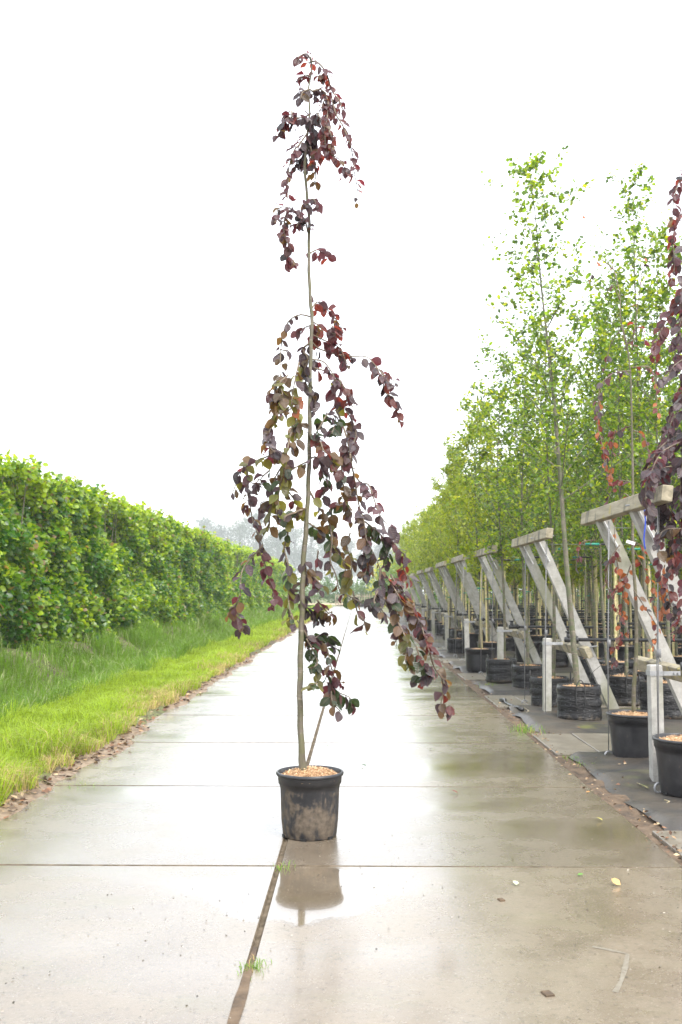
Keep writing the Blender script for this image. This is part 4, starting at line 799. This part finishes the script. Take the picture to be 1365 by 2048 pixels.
# ------------------------------------------------------------------ hedge on the left
hx = -6.25; hz0, hz1 = .30, 3.66
def hedge_chunk(seed, L=2.55, y0=0.0, n=11500, near=True):
    g = np.random.default_rng(seed); u = g.uniform(-.1, L+.1, n); w = g.uniform(0, 1, n); N0 = y0+u
    z = hz0-.10+(hz1-hz0+.10)*w; rel = g.uniform(0, 1, n)**1.6; bul = .30*vnoise(N0*.62, z*.9, 61)+.30*vnoise(N0*2.3, z*2.5, 62)
    x = hx-.10+bul-rel*1.25+.35*(1-w)**3-.12*w**4; top = z > hz1-.3; z = z+np.where(top, .20*vnoise(N0*.9, u*0, 65)+.12*vnoise(N0*3.1, x*3, 66)+.07*g.normal(0, 1, n), 0)
    ns = 1300 if near else 500; su = g.uniform(0, L, 70); sx = hx-g.uniform(-.1, 1.1, 70); sh = g.uniform(.06, .34, 70); ii = g.integers(0, 70, ns); tt = g.uniform(0, 1, ns)
    x = np.concatenate([x, sx[ii]+g.normal(0, .03, ns)]); zt = hz1+.20*vnoise((y0+su)*.9, su*0, 65); u = np.concatenate([u, su[ii]+g.normal(0, .03, ns)]); z = np.concatenate([z, zt[ii]-.1+sh[ii]*tt*1.2]); rel = np.concatenate([rel, np.zeros(ns)]); N = n+ns
    clump = vnoise((y0+u)*2.6, z*2.6, 67)
    ax = np.stack([g.normal(.35, .6, N), g.normal(0, .7, N), g.normal(-.1, .5, N)], -1); nm = np.stack([g.normal(.4, .45, N), g.normal(-.15, .5, N), g.normal(.6, .45, N)], -1)
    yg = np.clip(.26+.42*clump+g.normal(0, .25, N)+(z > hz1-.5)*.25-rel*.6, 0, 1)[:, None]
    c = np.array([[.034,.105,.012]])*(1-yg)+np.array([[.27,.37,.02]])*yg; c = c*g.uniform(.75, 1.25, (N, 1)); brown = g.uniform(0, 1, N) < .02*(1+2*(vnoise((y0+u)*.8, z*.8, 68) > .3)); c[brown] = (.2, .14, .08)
    sz = g.uniform(.075, .15, N)*(1 if near else 1.3)
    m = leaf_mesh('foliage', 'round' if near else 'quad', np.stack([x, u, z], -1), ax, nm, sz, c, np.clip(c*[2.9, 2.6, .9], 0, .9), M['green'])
    t = MB(); gg = random.Random(seed)
    for q in range(7):
        uu = gg.uniform(0, L); xx = hx-gg.uniform(.25, .6); t.tube([(xx, uu, hz0-.2), (xx+gg.uniform(-.1, .1), uu+gg.uniform(-.1, .1), 1.4), (xx+gg.uniform(-.2, .2), uu+gg.uniform(-.2, .2), hz1-.2)], [.03, .022, .012], 5)
    for q in range(60):
        uu = gg.uniform(0, L); zz = gg.uniform(hz0+.1, hz1-.2); xx = hx-.5; t.tube([(xx, uu, zz), (xx+gg.uniform(.3, .60), uu+gg.uniform(-.25, .25), zz+gg.uniform(.1, .4))], [.008, .003], 4, False)
    for q in range(18):
        uu = gg.uniform(0, L); xx = hx-gg.uniform(.1, .9); t.tube([(xx, uu, hz1-.3), (xx+gg.uniform(-.08, .08), uu+gg.uniform(-.08, .08), hz1+gg.uniform(.0, .26))], [.006, .002], 4, False)
    return m, t.mesh('stems', M['dark_bark'])
hg = thing('hedge', (0, 12, 0), 'long tall clipped green hornbeam hedge running beside the ditch on the left', 'hedge')
HV = []
for k in range(34):
    if k < 12: m1, m2 = hedge_chunk(200+k, 2.55, 12+k*2.55)
    elif k < 18: m1, m2 = hedge_chunk(200+k, 2.55, 12+k*2.55, 6500, False); HV.append((m1, m2))
    else: m1, m2 = HV[(k*5) % 6]
    link('foliage', m1, hg, (0, k*2.55, 0), kind='stuff'); link('stems', m2, hg, (0, k*2.55, 0), kind='stuff')
bh = thing('hedge', (0, 64, 0), 'green hedge closing the nursery block behind the rows of stems', 'hedge')
for k in range(16): o = link('foliage', HV[k % 6][0], bh, (5+k*2.55, -hx, 0), -math.pi/2, kind='stuff'); o.location.y = hx*-1-6; o.rotation_euler.z = -math.pi/2
bs = thing('hedge', (31, 24, 0), 'far green hedge on the right side of the nursery block behind the stems', 'hedge')
for k in range(16): link('foliage', HV[(k+3) % 6][0], bs, (-hx, 42-k*2.55, 0), math.pi, kind='stuff')
# bare brown litter on the bank
n = 1800; y = 12+50*rng.uniform(0, 1, n)**1.5; x = rng.normal(-5.75, .22, n); litter('leaf_litter', x, y, gz(x, y)+.01, rng.uniform(.02, .07, n), [(.16,.10,.07), (.10,.06,.04), (.22,.14,.10)], 'brown litter on the bank under the hedge')

# ------------------------------------------------------------------ far end of the road
def far_tree_mesh(seed, h, n, tints):
    g = np.random.default_rng(seed); gr = random.Random(seed); cl = []; t = MB(); t.tube([(0, 0, 0), (.15, 0, h*.4), (0, .1, h*.85)], [.28, .2, .06], 6)
    for q in range(60):
        a = gr.uniform(0, 6.28); zz = gr.uniform(.28, .98)*h; r_ = h*.30*math.sin(min(1, (zz/h-.15)/.85*1.05)*math.pi*.9+.15)*gr.uniform(.4, 1); c = (r_*math.cos(a), r_*math.sin(a), zz); cl.append(c); t.tube([(0, 0, zz*.72), c], [.08, .02], 4, False)
    cl = np.array(cl); i_ = g.integers(0, 60, n); pos = cl[i_]+g.normal(0, 1, (n, 3))*np.array([h*.075, h*.075, h*.055]); c = np.array(tints)[g.integers(0, len(tints), n)]*g.uniform(.8, 1.2, (n, 1))
    return t.mesh('trunk', M['dark_bark']), leaf_mesh('crown', 'quad', pos, g.normal(0, 1, (n, 3)), g.normal(0, .5, (n, 3))+[0, 0, .8], g.uniform(.14, .34, n), c, c*2, M['green'])
FT = [far_tree_mesh(301, 13, 9000, [(.045,.075,.03), (.055,.085,.035)]), far_tree_mesh(302, 11, 8000, [(.04,.07,.035), (.06,.085,.04)]), far_tree_mesh(303, 12, 8000, [(.05,.08,.03), (.07,.10,.03)])]
far = [(a_, b_+8, c_*2.9) for a_, b_, c_ in [(405,1048,190),(440,1040,175),(480,1045,185),(515,1038,170),(555,1050,180),(590,1055,190),(622,1060,175),(660,1070,185),(700,1078,190),(735,1085,180),(765,1075,170),(370,1065,185),(800,1080,170),(840,1070,165)]]
for i_, (px, py, Y) in enumerate(far):
    p = P(px, 1184, Y); h = P(px, py, Y).z; r_ = thing('distant_tree', (p.x, Y, .3), f"hazy distant tree on the horizon, {ORD[i_] if px > 370 and i_ < 11 else 'last'} of the far line" if False else f"hazy grey green tree, {['leftmost','second','third','fourth','fifth','sixth','seventh','eighth','ninth','tenth','eleventh','twelfth','thirteenth','rightmost'][sorted(range(14), key=lambda q: far[q][0]).index(i_)]} of the far tree line on the horizon", 'tree', 'distant trees on the horizon', random.uniform(0, 6))
    t, c = FT[i_ % 3]; k = h/12*1.05
    for nm_, d in (('trunk', t), ('crown', c)): o = link(nm_, d, r_); o.scale = (k*.9, k*.9, k)
# shrubs closing the end of the road
def shrub(px, Y, w, h, tint, lab, seed):
    p = P(px, 1190, Y); r_ = thing('shrub', (p.x, Y, 0), lab, 'shrub', 'shrubs beyond the end of the road'); g = np.random.default_rng(seed); n = 2600
    d = nrm(g.normal(0, 1, (n, 3)))*g.uniform(.55, 1.05, (n, 1)); pos = d*np.array([w/2, w/2, h/2])+[0, 0, h/2]; pos += .12*h*np.stack([vnoise(pos[:, 0]*1.5, pos[:, 2]*1.5, seed)]*3, -1)
    c = np.array([tint])*g.uniform(.75, 1.3, (n, 1)); link('foliage', leaf_mesh('foliage', 'quad', pos, g.normal(0, 1, (n, 3)), g.normal(0, .5, (n, 3))+[0, -.2, .8], g.uniform(.12, .3, n), c, np.clip(c*2.4, 0, .9), M['green']), r_)
    m = MB(); m.tube([(0, 0, 0), (.05, 0, h*.7)], [.06, .02], 5); link('stem', m.mesh('stem', M['dark_bark']), r_)
for a in [(585, 118, 6, 3.2, (.07,.12,.03), 'green shrub left of the far fence, nearest the hedge end', 1), (630, 125, 6, 3.0, (.09,.14,.035), 'pale green shrub behind the far sandy strip', 2), (672, 122, 5, 3.4, (.06,.11,.03), 'mid green shrub just left of the far fence', 3),
          (712, 120, 5, 2.8, (.05,.10,.03), 'dark green shrub behind the far wooden fence', 4), (745, 116, 4.5, 3.4, (.07,.12,.03), 'rounded green shrub at the right end of the far fence', 5), (768, 92, 2.6, 4.6, (.34,.34,.04), 'yellow leaved bush at the right of the road end', 6), (795, 88, 4, 4.4, (.09,.15,.035), 'bushy green shrub behind the last frames', 7), (822, 78, 4, 4.2, (.10,.16,.035), 'bright green shrub where the nursery rows end', 8)]: shrub(*a)
ft = thing('wooden_fence', (P(705, 1200, 108).x, 108, 0), 'low weathered vertical slat fence closing the far end of the road', 'fence')
x0, x1 = P(672, 1190, 108).x-ft.location.x, P(745, 1190, 108).x-ft.location.x
for xx in np.linspace(x0, x1, 15):
    m = MB(); m.box((0, 0, .6), (.10, .04, 1.2), None, .005); link('slat', m.mesh('slat', M['wood']), ft, (xx, 0, 0))
for z_ in (.3, .95): m = MB(); m.box(((x0+x1)/2, .05, z_), (x1-x0+.1, .05, .09)); link('rail', m.mesh('rail', M['wood']), ft)
for px, lab in [(708, 'low black crate at the far end of the road, left one'), (735, 'low black crate at the far end of the road, right one')]:
    p = P(px, 1212, 96); c = thing('crate', (p.x, 96, 0), lab, 'crate', 'black crates at the road end'); m = MB()
    for s in (-1, 1): m.box((s*.62, 0, .25), (.04, .8, .5)); m.box((0, s*.38, .25), (1.28, .04, .5))
    m.box((0, 0, .02), (1.2, .74, .03)); link('box', m.mesh('box', M['crate']), c); m = MB(); m.box((0, 0, .51), (1.32, .84, .03), None, .005); link('rim', m.mesh('rim', M['crate']), c)
m = MB(); m.box((P(650, 1200, 105).x, 112, .30), (9, 10, .02)); 
sp_ = link('sand_strip', MB.mesh(m, 'sand_strip', mat_simple('sand', [(.35,.27,.17), (.45,.36,.25)], 2, .9, .2)), kind='structure'); sp_.location.z = -.25

# ------------------------------------------------------------------ damp air
hb = MB(); hb.box((0, 265, 19), (900, 680, 42)); hm = bpy.data.materials.new('haze'); hm.use_nodes = True; hm.node_tree.nodes.clear()
ho = hm.node_tree.nodes.new('ShaderNodeOutputMaterial'); hv = hm.node_tree.nodes.new('ShaderNodeVolumePrincipled'); hv.inputs['Color'].default_value = (.96, .98, 1, 1); hv.inputs['Density'].default_value = .0008; hv.inputs['Anisotropy'].default_value = .2
hm.node_tree.links.new(hv.outputs[0], ho.inputs['Volume']); link('haze', hb.mesh('haze', hm), kind='stuff')
